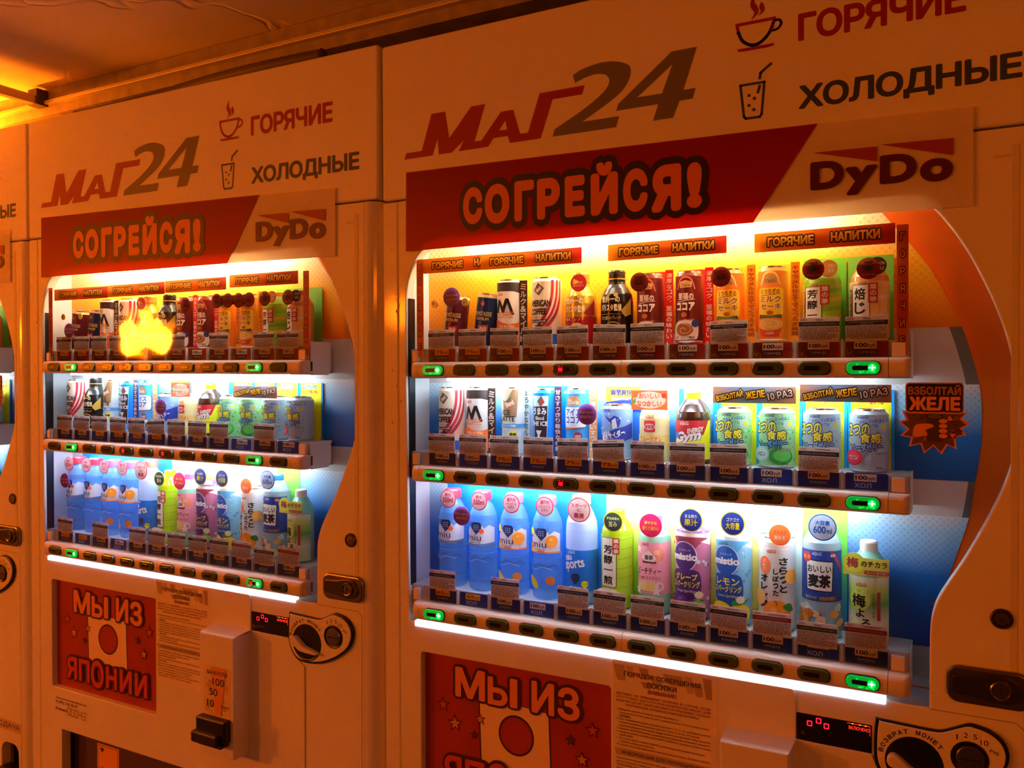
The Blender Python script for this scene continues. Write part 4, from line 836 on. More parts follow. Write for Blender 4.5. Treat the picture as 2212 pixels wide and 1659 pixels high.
# -- barista bottle cans
for key, c1, c2, gold in (('bar_gold', 'd8a030', 'a81820', 1), ('bar_black', '17110e', '17110e', 0)):
    r, h = .0345, .160; m1, m2 = mat(c1, .22, .5 if gold else .1), mat(c2, .25, .1); cm = mat('c89a40', .25, .6) if gold else mat('1c1612', .25, .3)
    b = MB().lathe([(r - .003, 0, M_SILVER), (r, .005, m2), (r, .062, m1), (r, .092, m1), (r * .93, .108, m1), (r * .72, .121, m1), (r * .56, .129, m1), (r * .53, .134, m1), (.001, .134)], m1, 30)
    cp_ = MB().lathe([(.0182, .133), (.0182, .139, cm), (.0190, .1395, mat('d8b060', .25, .6)), (.0190, .142, cm), (.0180, .1425, cm), (.0180, .152, mat('d8b060', .25, .6)), (.0185, .1525), (.0185, .1555, cm), (.0172, .159), (.001, .160)], cm, 30)
    A = Art(); G = 'f4e6c0' if not gold else 'fff0c8'
    A.P([(.020, .072), (.046, .100), (.046, .066), (.030, .060)], 'b89030' if not gold else '8a1418')
    A.T('世界一の', -.0250, .090, .0180, .104, G, .03); A.T('バリスタ監修', -.0270, .072, .0220, .087, G, .03); A.R(-.054, .0655, .054, .0660, 'c8a860'); A.T('コクと香りのブレンド' if not gold else '香るブレンド', -.0260, .054, .0200, .062, 'd8c8a0', .01, res=1)
    A.E(.004, .030, .0205, 'c8a050'); A.E(.004, .030, .0185, 'f0e0b8' if gold else '17110e'); A.E(.004, .030, .0150, '17110e' if gold else '2a2018'); A.P([(-.003, .036), (.011, .036), (.008, .026), (.004, .024), (0, .026)], 'c8a050'); A.R(.002, .019, .006, .025, 'c8a050'); A.T('BLACK' if not gold else 'MILK', -.031, .038, -.020, .043, 'c8b080', .02, res=1)
    A.P([(-.012, .102), (-.005, .110), (-.001, .106), (-.008, .099)], 'b8a878'); A.E(.010, .106, .0045, 'd8b860')
    ps = [('body', b), ('cap', cp_), ('label', art_part(A, r))]
    if gold:
        g = MB().lathe([(.0185, -.0004), (.0185, .0004), (.0183, .0006)], mat('b01c20', .35), 28, (.0110, -.0400, .1340), 'Y'); A = Art(); A.P([(.000, .143), (.014, .136), (-.002, .132)], 'ffb43c'); A.T('香りが\nおいしい', -.001, .126, .023, .137, 'f4b890', .02, res=1); A.into(g, y=-.0406); ps.append(('badge', g, 'red round badge'))
    reg(key, ps)
# -- cocoa and caramel shake with framed card
def framed(key, frame, canc, edge, txt, tcol, stripc, stxt, scol, extra):
    b = back_card(.0640, .155, mat(frame, .35), .0300, -.008); b.box(-.0400, .0240, -.026, .030, 0, .0012, mat(frame, .35))
    cb = can_body(.0275, .146, canc); A = Art()
    A.P(smooth_pts([(-.020, .110), (-.010, .133), (.010, .133), (.020, .110)], False) + smooth_pts([(.018, .108), (.009, .129), (-.009, .129), (-.018, .108)], False), edge)
    A.P([(-.012, .112), (.012, .113), (.013, .124), (.0, .1275), (-.012, .124)], 'c89460' if key == 'cocoa' else 'b88a4a'); A.T('コクGrand time', -.010, .114, .010, .122, '5a2a18', .01, res=1)
    extra(A); ca = art_part(A, .0275); T_ = Matrix.Translation((-.0080, -.002, .001))
    reg(key, [('card', b, None), ('body', cb.mesh('body', T_), None), ('label', ca.mesh('label', T_), None), ('side_card', side_card(.0355, .0165, .153, stripc, stxt, scol, -.012), 'side card with vertical lettering')])
def cocoa_x(A):
    A.T('至福の', -.016, .088, .016, .102, 'f8d8c8', .03); A.L([(-.018, .084), (.018, .089)], .0012, 'f8d8c8'); A.T('ココア', -.020, .066, .018, .083, 'fff0e8', .05); A.E(-.003, .058, .006, 'c8683c', .005); A.T('コーヒー飲料とは違う', -.018, .044, .018, .050, 'e08a70', .01, res=1)
    A.P(smooth_pts([(-.030, .030), (-.018, .044), (.004, .047), (.024, .040), (.024, .012), (.010, .008), (-.020, .008), (-.030, .012)]), 'f4e4d8'); A.E(-.003, .028, .0180, 'a85c34', .0130); A.L([(-.003 + (.002 + .0018 * t) * math.cos(t), .028 + (.0015 + .0013 * t) * math.sin(t)) for t in [k * .5 for k in range(17)]], .0020, 'e0a878'); A.E(.019, .040, .0075, '2a3a7c'); A.T('ココア飲料', -.010, .0095, .018, .0150, '5a2c1c', .02, res=1); dydo(A, -.018, .012, .010)
framed('cocoa', 'e02018', '6a1a18', 'd8603c', '', '', 'd81c14', '濃厚なコク、至福の味わい', 'ffd8c8', cocoa_x)
def shake_x(A):
    A.R(-.026, .050, .026, .104, 'ffc81e', .008); A.T('くつろぎの', -.018, .092, .018, .102, '6a3410', .03); A.L([(-.018, .089), (.018, .092)], .0010, '6a3410'); A.T('ミルク', -.020, .076, .020, .088, 'a8500c', .04, 'ffe89a', .0012); A.T('セーキ', -.018, .062, .020, .074, 'a8500c', .04, 'ffe89a', .0012)
    A.E(0, .056, .006, 'b85818', .004); A.P([(-.022, .046), (.022, .046), (.020, .053), (0, .050), (-.020, .053)], '2c5a2a'); A.T('キャラメル仕立て', -.016, .0465, .016, .0500, 'e8e0a0', 0, res=1)
    A.P([(-.024, .036), (.024, .036), (.016, .010), (-.016, .010)], 'd8401c'); A.E(0, .034, .0240, 'f0b050', .0120); A.L([(.0 + (.002 + .0021 * t) * math.cos(t), .034 + (.0012 + .0009 * t) * math.sin(t)) for t in [k * .5 for k in range(17)]], .0020, 'f8d888'); dydo(A, 0, .016, .014, 'f8e0c8')
framed('shake', 'ffa41e', 'f0862a', 'fff0a0', '', '', 'f8a020', 'キャラメル仕立てでくつろぎ時間', 'a03c10', shake_x)
# -- PET bottles ----------------------------------------------------
def pet(r, h, hs, liq, cap, capr=.0150, lab=None, neck=.0115, alpha=1., trans=.35, ribs=(), caph=.020, sq=0):
    mt = mat(liq, .12, 0, .6, trans=trans, alpha=alpha, coat=.5); pr = [(r * .80, 0), (r * .97, .004), (r, .012)]
    for z in ribs: pr += [(r, z - .004), (r * .965, z), (r, z + .004)]
    pr += [(r, hs), (r * .95, hs + (h - hs) * .22), (r * .72, hs + (h - hs) * .50), (neck + .003, hs + (h - hs) * .70), (neck, h - caph - .001), (neck, h - caph * .5)]
    b = MB().lathe(pr, mt, 30)
    cm = mat(cap, .35); c_ = MB().lathe([(capr, h - caph), (capr, h - .003), (capr - .002, h), (.001, h)], cm, 30)
    return b, c_
def badge(u, v, r, rim, face, lines, tcol, y=-.044, ring=.0022, rz=None):
    g = MB().lathe([(r, -.0004), (r, .0004), (r - .0002, .0006)], mat(rim, .35), 32, (u, y, v), 'Y'); A = Art(); A.E(u, v, r - ring, face, n=32)
    for s_, a0, b0, a1, b1, *cc in lines: A.T(s_, u + a0 * r, v + b0 * r, u + a1 * r, v + b1 * r, cc[0] if cc else tcol, .025)
    A.into(g, y=y - .0006); return g
BLUEC = mat('1e90ff', .4, trans=.2)
GYC = gradient('card_green_yellow', [(0, '8fcf20'), (.5, 'c8e640'), (1, 'f0f8b0')], 'Z', 0, .23, .4); YC = gradient('card_yellow', [(0, 'f0d040'), (1, 'fff29a')], 'Z', 0, .23, .4); WBC = gradient('card_white_blue', [(0, '7cc8f4'), (1, 'f0f8fc')], 'X', -.05, -.02, .4); GRC = gradient('card_green', [(0, '2a90e0'), (.5, '60c060'), (1, '8ad83c')], 'Z', 0, .23, .4)
def miu(key, orange):
    b, c_ = pet(.0335, .2260, .158, '7cc4fa', 'e4283c' if not orange else 'ee5c84', .0195, alpha=.50, trans=.5, ribs=(.030, .090), neck=.0125)
    A = Art(); A.R(-.046, .104, .046, .158, 'e4ecf4' if not orange else 'f4f4f2'); A.P([(-.046, .158), (-.046, .130), (-.030, .136), (-.020, .148), (-.006, .136), (.004, .146), (.020, .158)], '3a78c8'); A.P([(.010, .158), (.018, .144), (.030, .152), (.046, .145), (.046, .158)], '5a94d4')
    A.P([(-.014, .152), (-.008, .158), (.008, .158), (.013, .152), (.012, .142), (.0, .130), (-.012, .142)], '1c2c5c')
    for i in range(3):
        for jn in range(3): A.R(-.0065 + i * .005, .141 + jn * .0045, -.0040 + i * .005, .1435 + jn * .0045, '9ab4d8')
    A.T('miu', -.024, .116, .012, .130, '24304a', .0); A.T('おいしい水' if not orange else 'レモン&オレンジ', -.016, .110, .010, .1145, '24304a', .01, res=1)
    if not orange: A.E(.013, .138, .0055, 'e8602c'); A.P([(-.046, .104), (.046, .104), (.046, .113), (.020, .110), (0, .108), (-.046, .113)], '4a80b8'); A.R(-.046, .1040, .046, .1065, '7a6a64'); A.T('天然の水 550ml', -.028, .1045, .024, .1062, 'e8e0d8', .0, res=1)
    else:
        A.E(.0240, .1300, .0135, 'f08c20'); A.E(.022, .134, .003, 'f8b050'); A.E(-.026, .120, .005, 'f08c20'); A.P([(-.046, .104), (.000, .104), (-.012, .110), (-.046, .116)], 'f4cc30'); A.R(-.046, .104, .046, .1075, 'e88a50'); A.E(-.024, .150, .008, 'ecdc30'); dydo(A, 0, .1078, .016)
    A.L(smooth_pts([(-.034, .095), (-.030, .076), (-.018, .072), (-.004, .080), (.012, .074), (.028, .078), (.036, .070)], False), .0035, '3c6ea8'); A.L(smooth_pts([(-.034, .088), (-.026, .070), (-.012, .068), (.004, .074), (.024, .068)], False), .0018, '8cc0ea')
    if orange: A.P(smooth_pts([(-.032, .050), (-.022, .053), (-.008, .040), (-.006, .028), (-.014, .026), (-.028, .036)]), 'f0d428'); A.E(.020, .044, .0100, 'ee8430'); A.T('Orange', .0, .038, .012, .042, '2a5a9a', 0, res=1)
    else: A.T('miu', .0, .042, .014, .047, '3a70b0', 0)
    A.E(0, .012, .0001, 'ffffff', n=3)
    ls = [('軟水', -.38, .22, .38, .62), ('550ml', -.66, -.40, .66, .14)] if not orange else [('瀬戸内', -.5, .18, .5, .62), ('レモンピール', -.66, -.14, .66, .12), ('エキス', -.36, -.52, .36, -.22)]
    reg(key, [('backing_card', back_card(.0815, .232, BLUEC)), ('body', b), ('cap', c_), ('label', art_part(A, .0337)), ('badge', badge(.0140, .2090, .0212, 'd02840', 'f6d8dc', ls, 'b82038'), 'white round badge with red rim')])
miu('water', 0); miu('worange', 1)
b, c_ = pet(.0345, .234, .160, 'd8ecf8', 'ee5c50', .0200, alpha=.75, trans=.5, neck=.0130); b.lathe([(.0349, .030), (.0349, .118)], mat('1c6cd0', .25), 30); A = Art()
A.T('miu', -.034, .094, -.010, .108, 'f0f6fc', .03, rot=12); A.T('sports', -.032, .072, .020, .096, 'f0f6fc', .03, rot=12); dydo(A, -.010, .112, .018, 'b8dcf4'); A.P([(-.012, .062), (-.006, .068), (.006, .068), (.010, .062), (.008, .054), (-.001, .044), (-.010, .054)], '16305c'); A.T('miu', -.014, .034, .010, .043, 'a8d4f4', 0); A.E(.020, .046, .0075, 'e4e020'); A.P([(.016, .041), (.024, .041), (.020, .033)], 'e4e020'); A.T('クエン酸', .014, .044, .026, .049, '2a5a1c', 0, res=1)
reg('sports', [('backing_card', back_card(.0815, .240, BLUEC)), ('body', b), ('cap', c_), ('label', art_part(A, .0350)), ('badge', badge(.0125, .2070, .0262, 'd02840', 'f8e4e6', [('スポーツ', -.70, .20, .70, .52), ('に', -.16, -.14, .16, .12), ('最適', -.44, -.66, .44, -.24)], 'b82038'), 'large white round badge with red rim')])
b, c_ = pet(.0340, .208, .155, 'b4cc1e', 'e8b81c', .0160, trans=.45, ribs=(.040,), neck=.0130); A = Art(); A.R(-.050, .030, .050, .156, 'a8cc24')
for q in range(6): A.P([(-.050, .040 + q * .02), (.050, .050 + q * .02), (.050, .053 + q * .02), (-.050, .042 + q * .02)], '94bc1c')
A.R(-.027, .048, .010, .152, '2a3020', .004); A.R(-.0260, .049, .0090, .151, 'f4f6e8', .004); A.VT('芳醇一煎', -.0085, .052, .138, .026, '14140e', .03); A.R(.002, .118, .016, .152, 'b02430', .001); A.VT('葉の茶', .009, .119, .151, .013, 'f0d8c0', .03)
cup_ = MB().lathe([(.012, 0), (.014, .003), (.026, .012), (.033, .024), (.032, .0245), (.026, .018), (.001, .016)], mat('f0f2ee', .25), 28, (.010, -.012, .020)); cup_.lathe([(.029, .0205), (.001, .0206)], mat('b8d02c', .2), 24, (.010, -.012, .020))
reg('gtea', [('backing_card', back_card(.0815, .236, GYC)), ('body', b), ('cap', c_), ('label', art_part(A, .0342)), ('printed_cup', MB().add([(x, -.0405, z) for x, z in smooth_pts([(-.033, .038), (-.022, .046), (.004, .046), (.028, .036), (.034, .022), (.026, .012), (.006, .010), (-.018, .016), (-.034, .030)])], [tuple(range(36))], mat('f2f6ee', .3)), 'white teacup cut-out'), ('badge', badge(.0070, .188, .0215, 'e0c020', '26382c', [('宇治抹茶の', -.66, .18, .66, .46), ('旨み', -.42, -.50, .42, .06)], 'ece0a0'), 'dark green round badge with yellow rim')])
PD['gtea'][4][1].materials.append(mat('c8dc3c', .3))
b, c_ = pet(.0340, .205, .150, 'a8d8cc', 'f05a8c', .0165, trans=.45, neck=.0130); A = Art(); A.R(-.052, .044, .052, .150, 'f09cb4'); A.E(.018, .126, .014, 'f4907c'); A.E(.014, .130, .006, 'f8b8a4'); dydo(A, -.010, .144, .016, '5a2438')
A.P([(-.018, .118), (-.002, .134), (.014, .118), (0, .104)], 'fbeef0'); A.T('香茶', -.011, .114, .008, .124, '4a2c34', .03); A.R(-.016, .107, .014, .111, '5a2438'); A.P(star(-.026, .134, .009, 5, .45), 'fdf6f4'); A.T('ピーチティー', -.028, .084, .024, .098, '38202c', .02); A.T('with ジャスミン', -.020, .074, .022, .081, '38202c', .01, res=1)
A.R(-.026, .050, .018, .070, 'fdf2f0', .006); A.E(-.004, .068, .022, 'e8b8a0', .004); A.R(-.020, .050, .012, .067, 'e8c478', .005); A.L(circ(.020, .060, .0075, n=14), .003, 'fdf2f0', True)
for u, v in ((.014, .050), (-.026, .050)): A.P(star(u, v, .011, 5, .45), 'fffaf6')
A.P([(-.030, .070), (-.034, .090), (-.026, .084)], '5aa83c')
reg('ptea', [('backing_card', back_card(.0815, .236, YC)), ('body', b), ('cap', c_), ('label', art_part(A, .0342)), ('badge', badge(.0060, .187, .0240, 'd81c5c', 'd81c5c', [('華やかな', -.56, .06, .56, .38), ('香りと味わい', -.72, -.42, .72, -.04)], 'f8c83c'), 'magenta round badge')])
for key, L1, main, bg, spl, fruit, bd in (('grape', 'グレープ', '4a2468', 'c06a8c', '8c2c44', '6a2c84', ('まる搾り', '果汁')), ('lemon', 'レモン', '16489c', '8cc8ec', '5aa4dc', 'f4d81c', ('ゴクゴク', '大容量'))):
    b, c_ = pet(.0345, .198, .176, '6a4494' if key == 'grape' else 'e8ecf0', 'e8d03c' if key == 'grape' else 'f0f0ea', .0180, trans=.3, neck=.0150); A = Art(); A.R(-.053, .006, .053, .176, bg); A.P([(-.053, .158), (-.020, .152), (.020, .160), (.053, .150), (.053, .176), (-.053, .176)], 'e4e0ea')
    for q in range(34): A.E(random.uniform(-.045, .050), random.uniform(.02, .160), random.uniform(.0015, .005), random.choice((spl, 'dcd0e4' if key == 'grape' else 'd8ecf8', spl)), n=8)
    A.P(smooth_pts([(-.030, .168), (-.016, .150), (-.004, .158), (.010, .146), (.022, .160), (.034, .168)]), spl); dydo(A, -.012, .162, .017, '2a1c4c')
    A.E(-.008, .130, .0235, 'e8e0f0', .0300, 32); A.E(-.008, .130, .0220, main, .0285, 32); A.T('ミスティオ', -.018, .140, .004, .1445, 'e8e0f0', .0, res=1); A.T('mistio', -.030, .122, .016, .136, 'fbf8fc', .05)
    A.P(smooth_pts([(-.030, .098), (-.014, .104), (.018, .100), (.022, .060), (.010, .046), (-.006, .040), (-.026, .052), (-.030, .070)]), main); A.T(L1, -.026, .082, .016, .096, 'f4e03c', .03); A.T('スパークリング', -.029, .068, .020, .081, 'f4e03c', .03); A.T(('Grape' if key == 'grape' else 'Lemon') + ' Sparkling', -.022, .057, .012, .064, 'f0e8f4', 0, shear=.2)
    if key == 'grape':
        for u, v in ((-.020, .030), (-.006, .026), (.006, .034), (-.012, .042), (-.028, .042), (.000, .012), (-.020, .012)): A.E(u, v, .0105, fruit); A.E(u - .003, v + .003, .002, 'b890cc')
        A.P(star(.016, .036, .014, 5, .6), '6cc048')
    else: A.E(-.016, .030, .021, fruit, .019); A.E(.018, .028, .019, fruit, .018); A.P(smooth_pts([(.002, .046), (.016, .060), (.030, .052), (.018, .044)]), '3c9a3c')
    A.P(star(.018, .055, .0085, 9, .8), 'f0e8b8'); A.E(.018, .055, .006, 'f8f4d8')
    reg(key, [('backing_card', back_card(.0815, .236, YC if key == 'grape' else YC)), ('body', b), ('cap', c_), ('label', art_part(A, .0348)), ('badge', badge(.0070, .2045, .0240, 'f0e04c', '1c2c7c', [(bd[0], -.50, .16, .50, .48, 'f4f4f0'), (bd[1], -.56, -.48, .56, .10)], 'f4e02c'), 'navy round badge with yellow rim')])
# tall orange juice can
b = can_body(.0345, .182, 'f0eeea', neck=.002); b.lathe([(.0347, .160), (.0335, .163), (.0347, .166), (.0335, .169), (.0347, .172)], mat('e8e6e2', .3, .3), 30); A = Art(); dydo(A, -.004, .154, .017)
A.E(-.018, .128, .012, 'e0602c', .017); A.VT('パルプ', -.019, .116, .140, .009, 'fbe8d8', .02); K2 = '14100e'
A.VT('さらっと', .018, .076, .146, .020, K2, .04); A.VT('しぼった', .004, .070, .124, .013, K2, .04); A.VT('オレンジ', -.018, .046, .112, .018, K2, .05)
A.E(.034, .108, .014, 'f0a040'); A.E(-.030, .066, .016, 'f4b868'); A.E(.006, .038, .0250, 'f0861c'); A.E(.000, .044, .006, 'f8a848'); A.L([(.004, .062), (.006, .054)], .0018, '3c5a1c'); A.P(smooth_pts([(.016, .052), (.030, .058), (.036, .044), (.026, .042)]), '2c7c34'); A.P(smooth_pts([(-.030, .020), (-.018, .028), (-.012, .016)]), '2c7c34')
reg('orange', [('backing_card', back_card(.0815, .236, WBC)), ('body', b), ('label', art_part(A, .0350)), ('badge', badge(.0130, .1900, .0200, 'e8682c', 'e8682c', [('ゴクゴク', -.62, .06, .62, .42, 'b01c10'), ('飲める', -.48, -.48, .48, -.06)], 'fbe8d8'), 'orange round badge')])
b, c_ = pet(.0350, .222, .166, 'b8c8d0', '2c6cc0', .0170, trans=.4, neck=.0140); A = Art(); A.R(-.054, .070, .054, .165, '1c3c94'); A.R(-.054, .002, .054, .070, '8ab0c4'); dydo(A, -.004, .158, .017, 'd8e0f0'); A.P([(.018, .165), (.026, .165), (.046, .135), (.046, .124)], 'c02c3c'); A.T('600', .020, .154, .030, .160, 'f8e8e8', .03)
A.P([(-.024, .090), (.024, .088), (.026, .146), (-.026, .148)], '14141a'); A.P([(-.022, .092), (.022, .090), (.024, .144), (-.024, .146)], 'f6f4ee'); A.E(-.024, .152, .010, 'b02c34'); A.T('香ばし大麦', -.031, .148, -.017, .156, 'f0c860', .01, res=1); A.T('おいしい', -.021, .124, .021, .138, '14141a', .03); A.T('麦茶', -.020, .096, .020, .121, '14141a', .05)
A.P([(-.030, .082), (.0, .080), (-.002, .072), (-.028, .072)], '2a4a84'); A.T('海洋ミネラル', -.026, .074, -.004, .080, 'd8e0f0', 0, res=1); A.P([(.0, .080), (.032, .082), (.032, .073), (.0, .072)], '7a4a34'); A.T('カフェインゼロ', .002, .074, .026, .080, 'e8c8a0', 0, res=1)
for q in range(26):
    u, v, w = random.uniform(-.044, .044), random.uniform(.016, .060), random.uniform(.006, .013); A.P([(u + w * math.cos(t + q) * random.uniform(.7, 1.1), v + w * .9 * math.sin(t + q)) for t in (0, 1.2, 2.4, 3.6, 4.9)], random.choice(('d8902c', 'e8b04c', 'f0cc7c', 'b86c24', 'e0d0a8')) if v < .050 else random.choice(('e8f0f4', 'c0d8e4')))
reg('mugi', [('backing_card', back_card(.0815, .238, GRC)), ('body', b), ('cap', c_), ('label', art_part(A, .0353)), ('badge', badge(.0070, .2110, .0250, '1c4ca4', 'd4e4f4', [('大容量', -.52, .16, .52, .50), ('600', -.64, -.46, .24, .08), ('ml', .30, -.44, .66, -.06)], '1c4ca4'), 'pale blue round badge with blue rim')])
b, c_ = pet(.0340, .186, .124, '9cd4c4', 'ece6e0', .0155, trans=.4, neck=.0130, caph=.026); A = Art(); ug = gradient('ume_label', [(0, 'd8e070'), (.35, 'e8f0c8'), (.6, '6cb050'), (.85, 'c8dc6c'), (1, 'f0ece4')], 'Z', 0, .125); A.R(-.0525, .004, .0525, .124, ug); dydo(A, -.010, .108, .019)
A.E(-.014, .082, .020, 'c8d858'); A.T('梅', -.028, .068, -.002, .092, '181410', .03); A.T('うめ', -.019, .096, -.011, .100, '181410', 0, res=1); A.T('よ', -.020, .050, -.004, .066, '181410', .03); A.T('ろ', -.010, .032, .006, .048, '181410', .03); A.T('し', -.018, .016, -.004, .030, '181410', .03); A.R(.017, .046, .023, .098, 'a83838'); A.VT('国産梅果汁使用', .011, .050, .096, .005, '4a3a2c', 0, res=1)
fl_ = MB().box(-.040, .037, -.0380, -.0370, .128, .160, mat('d8c850', .4)); fl_.lathe([(.0185, -.0005), (.0185, .0005)], mat('dce04c', .4), 24, (-.022, -.0382, .150), 'Y'); A2 = Art(); A2.T('梅', -.034, .141, -.014, .160, 'a82c3c', .03); A2.T('のチカラ', -.010, .144, .034, .155, '2a2418', .02); A2.R(-.004, .1310, .037, .1380, 'a83828'); A2.T('梅のクエン酸で元気に', .0, .1325, .034, .1365, 'f0c8a0', 0, res=1); A2.into(fl_, y=-.0389)
reg('ume', [('body', b), ('cap', c_), ('label', art_part(A, .0342)), ('neck_card', fl_, 'yellow green card at the neck')])
# -- hot teas on green cards
def hot_tea(key, labc, liq, txt, capc, cardc):
    b, c_ = pet(.0340, .150, .108, liq, capc, .0165, trans=.3, neck=.0140, caph=.018); A = Art(); A.R(-.052, .004, .052, .108, labc)
    for q in range(5): A.P([(-.010 + q * .004, .020 + q * .017), (.050, .026 + q * .017), (.050, .034 + q * .017), (.006, .028 + q * .017)], {'gteah': ('7cc02c', 'd8c838'), 'hoji': ('f0c468', 'f8e0a8')}[key][q % 2])
    A.R(-.029, .014, .004, .102, '2a2418', .003); A.R(-.028, .015, .003, .101, 'f8f4ec', .003); A.VT(txt, -.0135, .020, .098, .024, '181410', .03); A.R(.001, .068, .017, .104, 'c02830', .001); A.VT('葉の茶', .009, .069, .103, .014, 'f4dcc8', .03); A.R(-.036, .030, -.030, .094, 'd87c1c' if key == 'gteah' else '7a3820'); A.VT('香ばしい味', -.033, .032, .092, .006, 'f8e8c0', 0, res=1); dydo(A, -.008, .1035, .014)
    bd = badge(.016, .134, .0160, 'f0b45c' if key == 'gteah' else '6a4030', 'f0b45c' if key == 'gteah' else '5a382c', [('玉露の', -.1, .1, .75, .5), ('旨み', -.05, -.5, .6, 0)] if key == 'gteah' else [('ほっとする', -.1, .1, .75, .45), ('香ばしさ', -.05, -.5, .7, -.1)], 'fbf4e0', y=-.036)
    reg(key, [('backing_card', back_card(.0800, .162, mat(cardc, .4), .0380, -.001)), ('body', b), ('cap', c_), ('label', art_part(A, .0342)), ('badge', bd, 'oval tag behind the sticker')])
hot_tea('gteah', 'a4cc30', '9cc838', '芳醇一煎', 'f0c03c', '6cb82c'); hot_tea('hoji', 'f0cc7c', 'e8a060', '焙じ茶', 'c8502c', '78b83c')
# -- second row
b = can_body(.0285, .153, 'e8e8dc'); A = Art(); A.P([(-.020, .148), (.024, .148), (.018, .085), (-.014, .085)], '8a6444'); A.P([(-.018, .148), (.010, .148), (-.006, .120), (-.016, .124)], 'd8c8a8'); A.P([(-.010, .120), (.006, .130), (.014, .116), (-.002, .104)], 'b8341c'); A.P([(-.010, .120), (.006, .130), (.008, .126), (-.007, .115)], '2a5a34'); A.T('Blend', -.008, .110, .012, .122, 'f8e8d0', .03, rot=28); A.T('ICE', -.018, .090, .004, .102, '14201c', .03); A.T('LATTE', -.024, .076, .014, .088, '14201c', .03); A.R(-.0440, .062, .0440, .0705, '3c84b8'); A.T('生クリーム増量。', -.022, .0635, .018, .0690, 'f0f4f8', .02, res=1)
for q in range(14): u, v = random.uniform(-.03, .03), random.uniform(.012, .052); A.P([(u, v), (u + .009, v + .002), (u + .008, v + .010), (u - .001, v + .008)], random.choice(('c8e0ec', 'a8d0e4', 'e8f4f8')))
A.E(.010, .047, .0085, 'e8d838'); A.T('微糖', .003, .044, .017, .051, '2a3a1c', .03)
reg('latte', [('backing_card', back_card(.0790, .155, mat('dfeef4', .4), .0385)), ('body', b), ('label', art_part(A, .0285)), ('side_card', side_card(.0320, .016, .152, 'c8dce4', 'まろやかなミルク感', '2a4434', -.004), 'pale side card with vertical lettering')])
b = can_body(.0270, .150, '1478d8'); A = Art(); A.P([(-.020, .134), (.020, .134), (.016, .020), (-.014, .020)], 'b8d8ec'); A.P([(-.018, .110), (.018, .112), (.015, .022), (-.013, .022)], '241a1c'); A.P([(-.006, .122), (.004, .134), (.012, .120), (.002, .110)], '8a3020'); A.P([(-.006, .122), (.004, .134), (.006, .130), (-.003, .119)], '2a5a34'); A.T('うまみ', -.017, .092, .015, .108, 'f8f8f4', .03); A.T('Blend', -.010, .081, .010, .089, 'f0f0ec', .02); A.T('THE ICE', -.0220, .068, .018, .078, 'f8f8f4', .03); A.P([(-.009, .058), (.005, .058), (.0, .047), (.006, .034), (-.010, .034), (-.004, .047)], 'f0f4f4')
for q in range(7): A.P([(random.uniform(-.008, .010), random.uniform(.022, .034)) for _ in range(3)], random.choice(('e8e0d8', '6a9a3c', 'a84c34')))
reg('theice', [('backing_card', back_card(.0790, .155, mat('1684e4', .4), .0385)), ('body', b), ('label', art_part(A, .0270)), ('side_card', side_card(.0375, .0165, .154, '3c1c34', '甘さすっきり軽快な余韻', 'd8c8d4', -.012), 'plum side card with vertical lettering')])
b = can_body(.0270, .152, '3c9cdc'); A = Art(); A.P([(-.016, .112), (.016, .114), (.014, .132), (0, .136), (-.014, .130)], 'a07048'); A.T('コクGrand time', -.012, .116, .012, .128, 'f4e4cc', .02, res=1); A.R(-.0300, .066, .0300, .110, 'eef4f8', .010); A.T('アイス', -.020, .092, .018, .107, '1c4c8c', .03); A.T('ココア', -.020, .075, .018, .090, '1c4c8c', .03); A.P([(-.030, .060), (.030, .066), (.030, .068), (-.030, .064)], '8a4a2c')
for q in range(18): u, v = random.uniform(-.026, .026), random.uniform(.006, .030); A.E(u, v, random.uniform(.003, .007), random.choice(('6a4030', '8a5c48', 'a87c64')))
A.E(.010, .048, .0085, 'a01c24'); A.T('100%', .004, .045, .016, .051, 'f8e0d8', .02); A.P([(-.030, .034), (.030, .040), (.030, .032), (-.030, .028)], 'e8f0f4')
for q in range(16): A.P([(random.uniform(-.028, .028), .138 + random.uniform(0, .008)) for _ in range(3)], random.choice(('8cc8ec', '2c88d0', 'd8ecf8')))
reg('cocoaice', [('body', b), ('label', art_part(A, .0270)), ('side_card', side_card(.0400, .0185, .155, 'd8a060', 'コク深い味わいすっきり', 'fbf0e0', -.012), 'tan side card with vertical lettering')])
cc = MB().box(-.0400, .0400, .036, .037, 0, .1545, mat('2c68d0', .4)); A = Art(); A.R(-.040, .120, .040, .1545, 'f4dc20'); A.P([(-.040, .120), (.040, .132), (.040, .100), (-.040, .100)], '1c2c8c'); A.into(cc, y=.036)
b = can_body(.0330, .118, '7c9cc4'); A = Art(); dydo(A, -.012, .104, .019, '1c2c6c'); A.P(smooth_pts([(-.018, .096), (-.004, .088), (.006, .094), (.018, .086), (.014, .070), (.004, .074), (-.006, .082)]), '1c2c8c'); A.P([(.0, .084), (.008, .090), (.012, .070), (.002, .066)], 'e8f0f8'); A.P([(-.050, .046), (.050, .080), (.050, .048), (-.050, .018)], '1c2c8c'); A.T('炭酸強め', -.028, .052, -.004, .060, 'f0f4fc', .02, rot=15); A.T('純水サイダー', -.026, .046, .028, .060, 'f8fcff', .04, rot=16)
for q in range(30): A.E(random.uniform(-.045, .045), random.uniform(.008, .104), random.uniform(.0008, .002), 'e0eef8', n=7)
t_ = MB(); A3 = Art(); A3.T('瞬間爽快', -.028, .134, .020, .148, '2a1c4c', .04); A3.T('強炭酸×塩水仕立て', -.026, .125, .018, .131, 'e8e4f8', .02, res=1); A3.into(t_, y=.0355)
reg('soda', [('backing_card', cc), ('card_lettering', t_), ('body', b), ('label', art_part(A, .0330))])
